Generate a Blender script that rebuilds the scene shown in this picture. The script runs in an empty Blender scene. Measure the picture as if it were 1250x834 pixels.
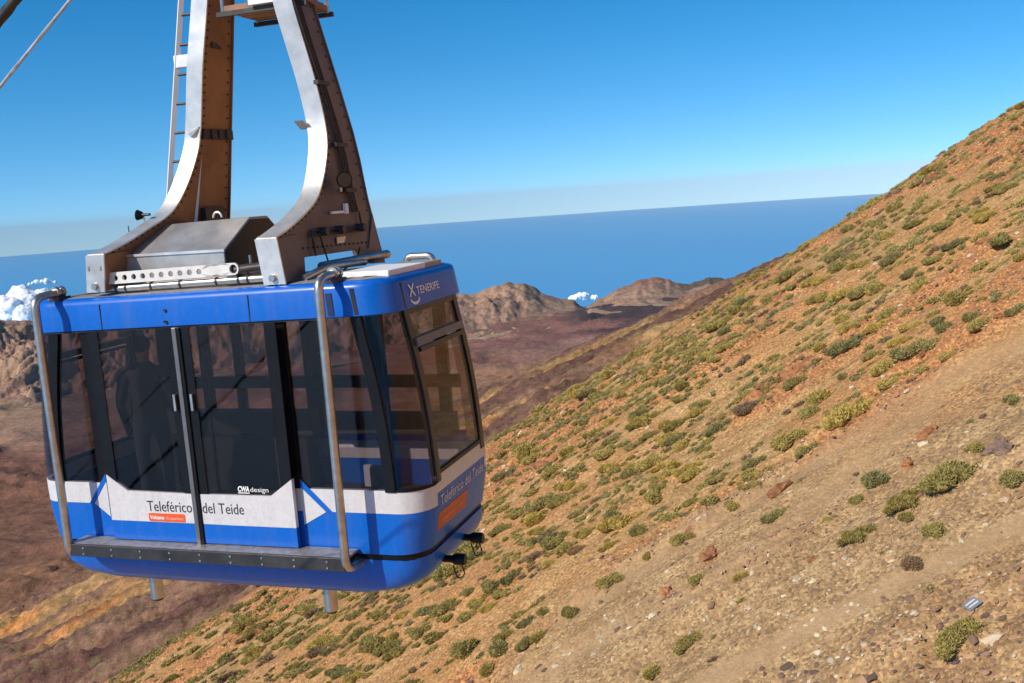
import bpy, bmesh, math, random
import numpy as np
from mathutils import Vector, Matrix, noise as mnoise

R = math.radians
rng = np.random.default_rng(7)
random.seed(7)
scene = bpy.context.scene
COL = scene.collection

# ------------------------------------------------------------------ camera
F_PX, CX, CY = 1200.0, 625.0, 417.0
PITCH, ROLL = math.atan(178 / 1200.0), R(4.03)
FWD = np.array([0, math.cos(PITCH), -math.sin(PITCH)])
_r0 = np.array([1.0, 0, 0]); _u0 = np.cross(_r0, FWD)
RIGHT = math.cos(ROLL) * _r0 - math.sin(ROLL) * _u0
UP = np.cross(RIGHT, FWD)
cam_d = bpy.data.cameras.new('camera'); cam = bpy.data.objects.new('camera', cam_d); COL.objects.link(cam)
cam_d.sensor_width = 36; cam_d.lens = 36 * F_PX / 1250
cam_d.clip_start = 0.1; cam_d.clip_end = 500000
cam.matrix_world = Matrix(((RIGHT[0], UP[0], -FWD[0], 0), (RIGHT[1], UP[1], -FWD[1], 0), (RIGHT[2], UP[2], -FWD[2], 0), (0, 0, 0, 1)))
scene.camera = cam

# ------------------------------------------------------------------ world, sun, exposure
SUN_AZ, SUN_EL = R(180 + 52), R(36)          # compass bearing of the sun seen from the scene, +Y = 0, clockwise
sun_dir = Vector((math.sin(SUN_AZ) * math.cos(SUN_EL), math.cos(SUN_AZ) * math.cos(SUN_EL), math.sin(SUN_EL)))
world = bpy.data.worlds.new('World'); scene.world = world; world.use_nodes = True
wn = world.node_tree; wn.nodes.clear()
def _n(t, k, **kw):
    n = t.nodes.new(k)
    for a, b in kw.items(): setattr(n, a, b)
    return n
wo = _n(wn, 'ShaderNodeOutputWorld'); wb = _n(wn, 'ShaderNodeBackground'); ws = _n(wn, 'ShaderNodeTexSky')
ws.sky_type = 'NISHITA'; ws.sun_disc = False; ws.sun_elevation = SUN_EL; ws.sun_rotation = SUN_AZ
ws.altitude = 2900; ws.air_density = 1.0; ws.dust_density = 1.0; ws.ozone_density = 2.0
tc = _n(wn, 'ShaderNodeTexCoord'); sx = _n(wn, 'ShaderNodeSeparateXYZ'); cxz = _n(wn, 'ShaderNodeCombineXYZ')
ad = _n(wn, 'ShaderNodeMath', operation='ADD'); ad.inputs[1].default_value = 0.075      # the sea horizon lies below eye level
mx = _n(wn, 'ShaderNodeMath', operation='MAXIMUM'); mx.inputs[1].default_value = 0.001
hs = _n(wn, 'ShaderNodeHueSaturation'); hs.inputs['Saturation'].default_value = 1.42; hs.inputs['Hue'].default_value = 0.493
wn.links.new(tc.outputs['Generated'], sx.inputs[0]); wn.links.new(sx.outputs['X'], cxz.inputs['X']); wn.links.new(sx.outputs['Y'], cxz.inputs['Y'])
wn.links.new(sx.outputs['Z'], ad.inputs[0]); wn.links.new(ad.outputs[0], mx.inputs[0]); wn.links.new(mx.outputs[0], cxz.inputs['Z'])
wn.links.new(cxz.outputs[0], ws.inputs['Vector']); wn.links.new(ws.outputs[0], hs.inputs['Color'])
wn.links.new(hs.outputs[0], wb.inputs['Color']); wn.links.new(wb.outputs[0], wo.inputs['Surface'])
wb.inputs['Strength'].default_value = 0.135
sd = bpy.data.lights.new('sun', 'SUN'); sd.energy = 4.2; sd.angle = R(0.53); sd.color = (1.0, 0.9, 0.76)
so = bpy.data.objects.new('sun', sd); COL.objects.link(so); so.rotation_euler = sun_dir.to_track_quat('Z', 'Y').to_euler()
so.location = (-30, -40, 60)
vs = scene.view_settings; vs.view_transform = 'Standard'; vs.look = 'None'; vs.exposure = 0.2; vs.gamma = 1.0
scene.cycles.use_denoising = True
scene.cycles.max_bounces = 8; scene.cycles.transparent_max_bounces = 24; scene.cycles.volume_bounces = 0
scene.cycles.sample_clamp_indirect = 6

# ------------------------------------------------------------------ helpers
def tag(o, label=None, cat=None, group=None, kind=None):
    if label: o['label'] = label
    if cat: o['category'] = cat
    if group: o['group'] = group
    if kind: o['kind'] = kind
    return o

def link(o, parent=None):
    COL.objects.link(o)
    if parent is not None: o.parent = parent
    return o

def empty(name, loc=(0, 0, 0), rz=0.0, parent=None):
    o = bpy.data.objects.new(name, None); o.location = loc; o.rotation_euler = (0, 0, rz); o.empty_display_size = 0.2
    return link(o, parent)

def mesh_np(name, V, Fq, mats=(), smooth=True, midx=None):
    V = np.asarray(V, np.float32); Fq = np.asarray(Fq, np.int32); k = Fq.shape[1]
    me = bpy.data.meshes.new(name)
    me.vertices.add(len(V)); me.vertices.foreach_set('co', V.ravel())
    me.loops.add(Fq.size); me.loops.foreach_set('vertex_index', Fq.ravel())
    me.polygons.add(len(Fq)); me.polygons.foreach_set('loop_start', np.arange(0, Fq.size, k, dtype=np.int32))
    me.polygons.foreach_set('use_smooth', np.full(len(Fq), smooth))
    if midx is not None: me.polygons.foreach_set('material_index', np.asarray(midx, np.int32))
    me.update(calc_edges=True)
    for m in mats: me.materials.append(m)
    return me

def vcol(me, name, C):
    C = np.asarray(C, np.float32)
    if C.shape[1] == 3: C = np.concatenate([C, np.ones((len(C), 1), np.float32)], 1)
    a = me.color_attributes.new(name, 'FLOAT_COLOR', 'POINT'); a.data.foreach_set('color', C.ravel())

class MB:
    """collects simple shapes into one mesh object"""
    def __init__(s): s.v = []; s.f = []; s.sm = []
    def add(s, V, Fc, smooth=False):
        o = len(s.v); s.v += [tuple(p) for p in V]; s.f += [tuple(i + o for i in f) for f in Fc]; s.sm += [smooth] * len(Fc); return s
    def box(s, lo, hi, M=None):
        x0, y0, z0 = lo; x1, y1, z1 = hi
        V = [Vector(p) for p in ((x0, y0, z0), (x1, y0, z0), (x1, y1, z0), (x0, y1, z0), (x0, y0, z1), (x1, y0, z1), (x1, y1, z1), (x0, y1, z1))]
        if M is not None: V = [M @ p for p in V]
        return s.add(V, [(0, 3, 2, 1), (4, 5, 6, 7), (0, 1, 5, 4), (1, 2, 6, 5), (2, 3, 7, 6), (3, 0, 4, 7)])
    def tube(s, path, r, n=12, caps=True):
        path = [Vector(p) for p in path]; rs = r if isinstance(r, (list, tuple)) else [r] * len(path)
        V = []; Fc = []; ref = None
        for i, p in enumerate(path):
            d = (path[min(i + 1, len(path) - 1)] - path[max(i - 1, 0)]).normalized()
            if ref is None: ref = Vector((0, 0, 1)) if abs(d.z) < 0.9 else Vector((1, 0, 0))
            u = d.cross(ref).normalized(); w = u.cross(d).normalized(); ref = w
            V += [p + (u * math.cos(2 * math.pi * k / n) + w * math.sin(2 * math.pi * k / n)) * rs[i] for k in range(n)]
        for i in range(len(path) - 1):
            for k in range(n): Fc.append((i * n + k, (i + 1) * n + k, (i + 1) * n + (k + 1) % n, i * n + (k + 1) % n))
        s.add(V, Fc, True)
        if caps:
            o = len(s.v) - len(V)
            s.f += [tuple(o + k for k in range(n)), tuple(o + (len(path) - 1) * n + k for k in reversed(range(n)))]; s.sm += [False, False]
        return s
    def prism(s, poly, fn, d0, d1):
        """poly: list of 2-d points; fn(u, v, d) -> 3-d point"""
        n = len(poly)
        V = [fn(u, v, d0) for u, v in poly] + [fn(u, v, d1) for u, v in poly]
        return s.add(V, [tuple(range(n)), tuple(reversed(range(n, 2 * n)))] + [(i, n + i, n + (i + 1) % n, (i + 1) % n) for i in range(n)])
    def build(s, name, mat, parent=None, fix=True, bevel=0.0):
        me = bpy.data.meshes.new(name); me.from_pydata([tuple(p) for p in s.v], [], s.f)
        me.polygons.foreach_set('use_smooth', s.sm)
        if fix:
            bm = bmesh.new(); bm.from_mesh(me); bmesh.ops.recalc_face_normals(bm, faces=bm.faces); bm.to_mesh(me); bm.free()
        me.materials.append(mat); me.update()
        if any(s.sm): me.set_sharp_from_angle(angle=R(38))
        o = bpy.data.objects.new(name, me); link(o, parent)
        if bevel:
            b = o.modifiers.new('bevel', 'BEVEL'); b.width = bevel; b.segments = 2; b.limit_method = 'ANGLE'
        return o

def fillet(pts, r=0.1, n=6):
    pts = [Vector(p) for p in pts]; out = [pts[0]]
    for i in range(1, len(pts) - 1):
        a, b, c = pts[i - 1], pts[i], pts[i + 1]
        p0 = b + (a - b).normalized() * r; p1 = b + (c - b).normalized() * r
        for k in range(n + 1):
            t = k / n; out.append(p0 * (1 - t) ** 2 + b * 2 * t * (1 - t) + p1 * t * t)
    return out + [pts[-1]]

# numpy value noise
def _hash(ix, iy, seed):
    h = (ix.astype(np.int64) * 374761393 + iy.astype(np.int64) * 668265263 + seed * 1442695041) & 0xFFFFFFFF
    h = ((h ^ (h >> 13)) * 1274126177) & 0xFFFFFFFF
    return ((h ^ (h >> 16)) & 0xFFFFFF) / float(0xFFFFFF)
def vnoise(x, y, seed=0):
    x = np.asarray(x, float); y = np.asarray(y, float)
    ix = np.floor(x); iy = np.floor(y); fx = x - ix; fy = y - iy
    fx = fx * fx * fx * (fx * (fx * 6 - 15) + 10); fy = fy * fy * fy * (fy * (fy * 6 - 15) + 10)
    a = _hash(ix, iy, seed); b = _hash(ix + 1, iy, seed); c = _hash(ix, iy + 1, seed); d = _hash(ix + 1, iy + 1, seed)
    return (a * (1 - fx) + b * fx) * (1 - fy) + (c * (1 - fx) + d * fx) * fy
def fbm(x, y, oct=5, seed=0, gain=0.5, ridged=False):
    t = 0.0; amp = 1.0; tot = 0.0; ca, sa = math.cos(0.6), math.sin(0.6)
    for k in range(oct):
        n = vnoise(x, y, seed + k * 17)
        if ridged: n = 1 - np.abs(2 * n - 1)
        t = t + amp * n; tot += amp; amp *= gain
        x, y = (x * ca - y * sa) * 2.03 + 5.2, (x * sa + y * ca) * 2.03 + 1.7
    return t / tot
def sstep(e0, e1, x):
    t = np.clip((np.asarray(x, float) - e0) / (e1 - e0), 0, 1); return t * t * (3 - 2 * t)
def lerp(a, b, t): return a + (b - a) * t
def ray(px, py):
    px = np.asarray(px, float); py = np.asarray(py, float)
    return FWD + ((px - CX) / F_PX)[..., None] * RIGHT - ((py - CY) / F_PX)[..., None] * UP
def project(P):
    P = np.asarray(P, float); z = P @ FWD
    return CX + F_PX * (P @ RIGHT) / z, CY - F_PX * (P @ UP) / z

# ------------------------------------------------------------------ materials
def new_mat(name):
    m = bpy.data.materials.new(name); m.use_nodes = True
    t = m.node_tree; return m, t, t.nodes['Principled BSDF']
def ramp(t, fac, stops):
    r = _n(t, 'ShaderNodeValToRGB'); e = r.color_ramp.elements
    while len(e) < len(stops): e.new(0.5)
    for q, (p, c) in zip(e, stops): q.position = p; q.color = (*c, 1) if len(c) == 3 else c
    t.links.new(fac, r.inputs[0]); return r.outputs[0]
def noise_n(t, vec, scale, detail=4, rough=0.55, dist=0.0):
    n = _n(t, 'ShaderNodeTexNoise'); n.inputs['Scale'].default_value = scale; n.inputs['Detail'].default_value = detail
    n.inputs['Roughness'].default_value = rough; n.inputs['Distortion'].default_value = dist
    if vec is not None: t.links.new(vec, n.inputs['Vector'])
    return n.outputs['Fac']
def mixc(t, fac, a, b, mode='MIX'):
    n = _n(t, 'ShaderNodeMix', data_type='RGBA', blend_type=mode)
    for sock, v in ((n.inputs[0], fac), (n.inputs[6], a), (n.inputs[7], b)):
        if hasattr(v, 'links'): t.links.new(v, sock)
        else: sock.default_value = v if isinstance(v, (int, float)) else (*v, 1)
    return n.outputs[2]
def bump(t, h, strength, dist, nrm=None):
    b = _n(t, 'ShaderNodeBump'); b.inputs['Strength'].default_value = strength; b.inputs['Distance'].default_value = dist
    t.links.new(h, b.inputs['Height'])
    if nrm is not None: t.links.new(nrm, b.inputs['Normal'])
    return b.outputs[0]
def simple(name, col, rough=0.5, metal=0.0, var=0.15, scale=6.0, bmp=0.0, coat=0.0, col2=None, spec=0.5):
    m, t, p = new_mat(name)
    tcn = _n(t, 'ShaderNodeTexCoord'); f = noise_n(t, tcn.outputs['Object'], scale, 6, 0.65)
    c2 = col2 if col2 else tuple(x * (1 - var) for x in col)
    c1 = col if col2 else tuple(min(1, x * (1 + var)) for x in col)
    t.links.new(ramp(t, f, [(0.3, c2), (0.7, c1)]), p.inputs['Base Color'])
    p.inputs['Roughness'].default_value = rough; p.inputs['Metallic'].default_value = metal
    p.inputs['Coat Weight'].default_value = coat; p.inputs['Specular IOR Level'].default_value = spec
    rr = _n(t, 'ShaderNodeMapRange'); rr.inputs['To Min'].default_value = max(0.02, rough - 0.1); rr.inputs['To Max'].default_value = min(1, rough + 0.12)
    t.links.new(noise_n(t, tcn.outputs['Object'], scale * 2.3, 5), rr.inputs['Value']); t.links.new(rr.outputs[0], p.inputs['Roughness'])
    if bmp: t.links.new(bump(t, f, 0.5, bmp), p.inputs['Normal'])
    return m

# ================================================================== THE SETTING
H0, SX, Y0, C0 = 30.0, 0.548, 115.0, -0.239
K0 = H0 / Y0 ** 2; T0 = C0 + 2 * H0 / Y0
DH = np.array([-SX, -0.12]); DH = DH / np.linalg.norm(DH)            # downhill on the near slope, in plan
AL = lambda x, y: x * DH[0] + y * DH[1]                              # along the fall line
AC = lambda x, y: -x * DH[1] + y * DH[0]                             # across it

def rockmask(x, y):
    a, c = AL(x, y), AC(x, y)
    n = fbm(a / 16 + 3, c / 5.5, 5, 31)
    up = sstep(-60, 60, y + 0.9 * x - 40)                            # rockier high up towards the crest
    return sstep(0.51, 0.63, n + 0.10 * up - 0.03)

def hill(x, y):
    x = np.asarray(x, float); y = np.asarray(y, float)
    yy = np.maximum(y, -60)
    z = -H0 + SX * x + T0 * yy - K0 * yy * yy
    a, c = AL(x, y), AC(x, y)
    z = z + (fbm(a / 40, c / 14, 4, 3) - 0.5) * 2.6
    z = z + (fbm(a / 7, c / 2.6, 4, 11) - 0.5) * 0.7
    rk = rockmask(x, y)
    led = fbm(a / 3.2, c / 1.5, 5, 57, 0.6)
    step = np.floor(led * 7) / 7 * 0.6 + led * 0.4
    z = z + rk * (step - 0.35) * 1.5
    z = z + (fbm(x * 1.7, y * 1.7, 3, 90) - 0.5) * 0.12
    return z

def ground_at(px, py, ymin=22, ymax=170):
    """where the sight line through a spot of the photograph meets the slope"""
    px = np.atleast_1d(np.asarray(px, float)); py = np.atleast_1d(np.asarray(py, float))
    d = ray(px, py); m = d[:, 0] / d[:, 1]; e = d[:, 2] / d[:, 1]
    ys = np.linspace(ymin, ymax, 500)
    g = e[:, None] * ys - hill(m[:, None] * ys, np.broadcast_to(ys, (len(px), len(ys))))
    hit = (g[:, :-1] > 0) & (g[:, 1:] <= 0); k = hit.argmax(1); ok = hit.any(1)
    i = np.arange(len(px)); g0, g1 = g[i, k], g[i, k + 1]
    y = ys[k] + (ys[1] - ys[0]) * g0 / np.where(g0 == g1, 1, g0 - g1)
    return np.stack([m * y, y, hill(m * y, y)], -1), ok

def seg_mask(x, y, pts, w0, w1):
    best = np.full(x.shape, 1e9)
    for (ax, ay), (bx, by) in zip(pts[:-1], pts[1:]):
        dx, dy = bx - ax, by - ay; t = np.clip(((x - ax) * dx + (y - ay) * dy) / (dx * dx + dy * dy), 0, 1)
        best = np.minimum(best, np.hypot(x - ax - t * dx, y - ay - t * dy))
    return 1 - sstep(w0, w1, best)

def line_px(pts):
    P, ok = ground_at([p[0] for p in pts], [p[1] for p in pts]); return [tuple(q[:2]) for q, k in zip(P, ok) if k]
PATH1 = line_px([(860, 833), (985, 768), (1090, 716), (1180, 672), (1249, 640)])
PATH2 = line_px([(700, 742), (790, 690), (900, 625), (1000, 560), (1100, 490), (1249, 420)])
PATH3 = line_px([(640, 833), (760, 760), (900, 690), (1010, 600), (1130, 500)])

def scree_mask(x, y, z):
    """bare scree towards the uphill side of the camera"""
    px, py = project(np.stack([x, y, z], -1))
    edge = np.interp(px, [500, 640, 760, 900, 1050, 1250, 1500], [900, 800, 700, 610, 520, 430, 330])
    n = (fbm(AL(x, y) / 9, AC(x, y) / 3, 4, 77) - 0.5) * 170
    return sstep(-40, 60, py - edge + n)

def axis(lo, hi, f0, f1, fine, coarse):
    v = [f0]
    while v[-1] < f1: v.append(v[-1] + fine)
    s = fine
    while v[-1] < hi: s = min(s * 1.06, coarse); v.append(v[-1] + s)
    s = fine; w = [f0]
    while w[-1] > lo: s = min(s * 1.06, coarse); w.append(w[-1] - s)
    return np.array(w[:0:-1] + v)
def grid_faces(nx, ny):
    i = np.arange(nx * ny).reshape(ny, nx)
    return np.stack([i[:-1, :-1], i[:-1, 1:], i[1:, 1:], i[1:, :-1]], -1).reshape(-1, 4)

# ---- near slope
def make_ground_mat():
    m, t, p = new_mat('slope_ground')
    tcn = _n(t, 'ShaderNodeTexCoord'); obj = tcn.outputs['Object']
    at = _n(t, 'ShaderNodeAttribute', attribute_name='mask'); sp = _n(t, 'ShaderNodeSeparateColor'); t.links.new(at.outputs['Color'], sp.inputs[0])
    rock, scree, path = sp.outputs[0], sp.outputs[1], sp.outputs[2]
    mp = _n(t, 'ShaderNodeMapping'); mp.inputs['Rotation'].default_value = (0, 0, -math.atan2(DH[1], DH[0])); mp.inputs['Scale'].default_value = (0.3, 1.2, 1)
    t.links.new(obj, mp.inputs['Vector'])
    streak = noise_n(t, mp.outputs[0], 0.8, 6, 0.62, 0.4)
    fine = noise_n(t, obj, 5.0, 6, 0.7); big = noise_n(t, obj, 0.06, 4, 0.6)
    soil = ramp(t, streak, [(0.3, (0.31, 0.175, 0.075)), (0.5, (0.43, 0.255, 0.108)), (0.7, (0.54, 0.35, 0.16))])
    soil = mixc(t, ramp(t, big, [(0.45, (0, 0, 0)), (0.62, (0.5, 0.5, 0.5))]), soil, (0.48, 0.21, 0.075))
    rockc = ramp(t, fine, [(0.3, (0.26, 0.115, 0.055)), (0.5, (0.45, 0.205, 0.08)), (0.72, (0.57, 0.31, 0.14))])
    screec = ramp(t, streak, [(0.3, (0.28, 0.175, 0.09)), (0.5, (0.385, 0.245, 0.12)), (0.7, (0.48, 0.325, 0.165))])
    c = mixc(t, scree, soil, screec)
    c = mixc(t, rock, c, rockc)
    vo = _n(t, 'ShaderNodeTexVoronoi'); vo.inputs['Scale'].default_value = 8.5; t.links.new(obj, vo.inputs['Vector'])
    vo2 = _n(t, 'ShaderNodeTexVoronoi'); vo2.inputs['Scale'].default_value = 15; t.links.new(obj, vo2.inputs['Vector'])
    sv = _n(t, 'ShaderNodeSeparateColor'); t.links.new(vo.outputs['Color'], sv.inputs[0])
    peb = ramp(t, sv.outputs[0], [(0.0, (0.5, 0.48, 0.5)), (0.3, (0.85, 0.84, 0.83)), (0.7, (1.1, 1.1, 1.1)), (1.0, (1.6, 1.58, 1.5))])
    invp = _n(t, 'ShaderNodeMath', operation='MULTIPLY_ADD'); invp.inputs[1].default_value = -0.75; invp.inputs[2].default_value = 0.8; t.links.new(path, invp.inputs[0])
    c = mixc(t, invp.outputs[0], c, peb, 'MULTIPLY')
    c = mixc(t, path, c, (0.44, 0.285, 0.155))
    fmul = ramp(t, fine, [(0.3, (0.75, 0.75, 0.76)), (0.7, (1.2, 1.19, 1.18))])
    c = mixc(t, 0.8, c, fmul, 'MULTIPLY')
    t.links.new(c, p.inputs['Base Color']); p.inputs['Roughness'].default_value = 0.95; p.inputs['Specular IOR Level'].default_value = 0.1
    n1 = bump(t, vo.outputs['Distance'], 0.22, -0.08); n2 = bump(t, vo2.outputs['Distance'], 0.3, -0.04, n1)
    t.links.new(bump(t, fine, 0.5, 0.1, n2), p.inputs['Normal'])
    return m
M_GROUND = make_ground_mat()
gx = axis(-170, 1400, -45, 68, 0.2, 30); gy = axis(-500, 420, 25, 95, 0.24, 20)
X, Y = np.meshgrid(gx, gy); xf, yf = X.ravel(), Y.ravel(); zf = hill(xf, yf)
me = mesh_np('hillside', np.stack([xf, yf, zf], -1), grid_faces(len(gx), len(gy)), [M_GROUND])
front = yf > 5
scr = np.zeros(len(xf)); scr[front] = scree_mask(xf[front], yf[front], zf[front])
pth = np.maximum(0.8 * seg_mask(xf, yf, PATH1, 0.2, 0.8), np.maximum(0.55 * seg_mask(xf, yf, PATH2, 0.2, 1.6), 0.4 * seg_mask(xf, yf, PATH3, 0.2, 1.8)))
rkm = rockmask(xf, yf) * (1 - 0.88 * scr)
vcol(me, 'mask', np.stack([rkm, scr, pth * (0.7 + 0.3 * fbm(xf, yf, 3, 5))], -1))
hillside = link(bpy.data.objects.new('hillside', me)); tag(hillside, 'steep orange brown volcanic slope with scree, rocks and low shrubs', kind='structure')

# ---- far terrain, laid out by bearing (m = x / y) and forward distance
def far_mat(name, fine_scale, stretch=(1, 1, 1), bumpd=8.0, bs=0.6, contrast=0.3, scrub=0):
    m, t, p = new_mat(name)
    tcn = _n(t, 'ShaderNodeTexCoord'); mp = _n(t, 'ShaderNodeMapping'); mp.inputs['Scale'].default_value = stretch; t.links.new(tcn.outputs['Object'], mp.inputs[0])
    at = _n(t, 'ShaderNodeAttribute', attribute_name='tint')
    f = noise_n(t, mp.outputs[0], fine_scale, 8, 0.7); f2 = noise_n(t, mp.outputs[0], fine_scale * 6, 6, 0.7)
    c = mixc(t, 1.0, at.outputs['Color'], ramp(t, f, [(0.3, (1 - contrast,) * 3), (0.7, (1 + contrast,) * 3)]), 'MULTIPLY')
    c = mixc(t, 1.0, c, ramp(t, f2, [(0.3, (1 - 1.7 * contrast,) * 3), (0.7, (1 + 1.5 * contrast,) * 3)]), 'MULTIPLY')
    f5 = noise_n(t, mp.outputs[0], fine_scale * 34, 5, 0.75)
    c = mixc(t, 1.0, c, ramp(t, f5, [(0.3, (0.62,) * 3), (0.7, (1.38,) * 3)]), 'MULTIPLY')
    t.links.new(c, p.inputs['Base Color']); p.inputs['Roughness'].default_value = 0.95; p.inputs['Specular IOR Level'].default_value = 0.05
    if scrub:
        f3 = noise_n(t, tcn.outputs['Object'], scrub, 4, 0.6); c = mixc(t, ramp(t, f3, [(0.56, (0, 0, 0)), (0.62, (0.6,) * 3)]), c, (0.19, 0.15, 0.06)); t.links.new(c, p.inputs['Base Color'])
    t.links.new(bump(t, f2, 0.7, bumpd * 0.5, bump(t, f, bs, bumpd)), p.inputs['Normal'])
    return m
def blend(base, layers):
    C = np.broadcast_to(np.array(base, float), (len(layers[0][0]), 3)).copy()
    for w, c in layers: C = C * (1 - w[:, None]) + np.array(c) * w[:, None]
    return C

FLOOR = -700.0
H2, S2, Y2, C2 = 150.0, 0.38, 1600.0, -0.192
K2 = H2 / Y2 ** 2; T2 = C2 + 2 * H2 / Y2
def flank(x, y):
    z = -H2 + S2 * x + T2 * y - K2 * y * y
    u = x * 0.93 + y * 0.36; w = -x * 0.36 + y * 0.93             # u runs up the flank
    z = z + (fbm(u / 420, w / 120, 5, 101, 0.55) - 0.5) * 52 + (fbm(u / 90, w / 40, 5, 131, 0.65, True) - 0.6) * 24
    z = z - 26 * sstep(0.55, 0.8, fbm(u / 600, w / 90, 3, 141))
    return z
def floor_z(x, y):
    return FLOOR + (fbm(x / 900, y / 900, 5, 151) - 0.5) * 34 + (fbm(x / 120, y / 120, 5, 161, 0.6) - 0.5) * 16
ms = np.linspace(-1.1, 0.6, 620); ys = np.geomspace(270, 2600, 290)
MM, YY = np.meshgrid(ms, ys); xf = (MM * YY).ravel(); yf = YY.ravel()
zfl = np.maximum(flank(xf, yf), floor_z(xf, yf) - 25)
me = mesh_np('mountain_flank', np.stack([xf, yf, zfl], -1), grid_faces(len(ms), len(ys)), [far_mat('flank_ground', 0.02, (1, 1, 1), 5.0, 0.7, 0.3, 0.11)])
u = xf * 0.93 + yf * 0.36; w = -xf * 0.36 + yf * 0.93
n1 = fbm(u / 700, w / 130, 5, 201); n2 = fbm(u / 260, w / 60, 5, 211); n3 = fbm(xf / 60, yf / 60, 4, 221)
ppx, ppy = project(np.stack([xf, yf, zfl], -1))
dark = sstep(0.49, 0.55, n1 + 0.14 * (sstep(60, -40, np.abs(w - 1500) - 60)) * sstep(-300, 100, xf) + 0.3 * sstep(400, 250, np.abs(w - 700) + 60 * (fbm(u / 150, w / 80, 3, 245) - 0.5)) - 0.075)
C = blend((0.38, 0.205, 0.09), [(sstep(0.42, 0.57, n2), (0.5, 0.215, 0.07)), (sstep(0.5, 0.62, fbm(u / 180, w / 90, 4, 231)) * 0.6, (0.38, 0.25, 0.12)),
                               (sstep(0.54, 0.6, n3) * sstep(0.38, 0.52, n2) * 0.7, (0.2, 0.165, 0.065)), (dark * 0.93, (0.125, 0.062, 0.052)),
                               (dark * sstep(0.57, 0.66, fbm(u / 320, w / 45, 4, 241)) * 0.7, (0.27, 0.155, 0.1))])
vcol(me, 'tint', C)
fo = link(bpy.data.objects.new('mountain_flank', me)); tag(fo, 'lower volcano flank of ochre soil and dark lava gullies', kind='structure')

ys = np.linspace(0, 1, 210); ms = np.linspace(-1.25, 0.75, 440)
MM, YY = np.meshgrid(ms, ys); YY = 1250 * ((np.interp(MM, [-1.2, -0.53, -0.3, -0.06, 0.1, 0.62], [3300, 3700, 4200, 4750, 5600, 6000]) + 350) / 1250) ** YY; xf = (MM * YY).ravel(); yf = YY.ravel(); zz = floor_z(xf, yf)
rough = fbm(xf / 300, yf / 300, 5, 171); zz = zz + sstep(0.45, 0.7, rough) * (fbm(xf / 90, yf / 90, 5, 181, 0.65, True)) * 40 + (fbm(xf / 260, yf / 120, 4, 183, 0.6, True) - 0.6) * 26
me = mesh_np('caldera_floor', np.stack([xf, yf, zz], -1), grid_faces(len(ms), len(ys)), [far_mat('caldera_ground', 0.008, (1, 1, 1), 10.0, 0.7, 0.25)])
n1 = fbm(xf / 1500, yf / 900, 5, 251); n2 = fbm(xf / 420, yf / 300, 5, 261); n3 = fbm(xf / 1100, yf / 160, 4, 271)
m_ = xf / yf
C = blend((0.26, 0.125, 0.1), [(sstep(0.47, 0.6, n1), (0.3, 0.165, 0.125)), (sstep(0.5, 0.62, n2) * 0.7, (0.185, 0.095, 0.08)),
                                (sstep(0.58, 0.66, n3) * 0.35, (0.32, 0.2, 0.12)),
                                (sstep(4300, 3300, yf + 900 * (n1 - 0.5)) * sstep(-0.3, -0.05, m_) * 0.8, (0.35, 0.19, 0.09)),
                                (sstep(2300, 1700, yf + 1300 * (n2 - 0.5)) * 0.6, (0.33, 0.185, 0.09)),
                                (sstep(-0.1, -0.3, m_) * sstep(3300, 2700, yf + 600 * (n2 - 0.5)) * 0.75, (0.2, 0.1, 0.06)), (sstep(3000, 3500, yf) * sstep(-0.3, -0.45, m_) * 0.6, (0.36, 0.24, 0.15)),
                                (sstep(4700, 5000, yf + 700 * (n2 - 0.5) - 1500 * np.abs(m_ - 0.15)) * sstep(0.03, 0.08, m_ + 0.1 * (n1 - 0.5)), (0.075, 0.052, 0.055))])
vcol(me, 'tint', C)
fl = link(bpy.data.objects.new('caldera_floor', me)); tag(fl, 'flat reddish purple lava plain on the floor of the caldera', kind='structure')

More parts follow.
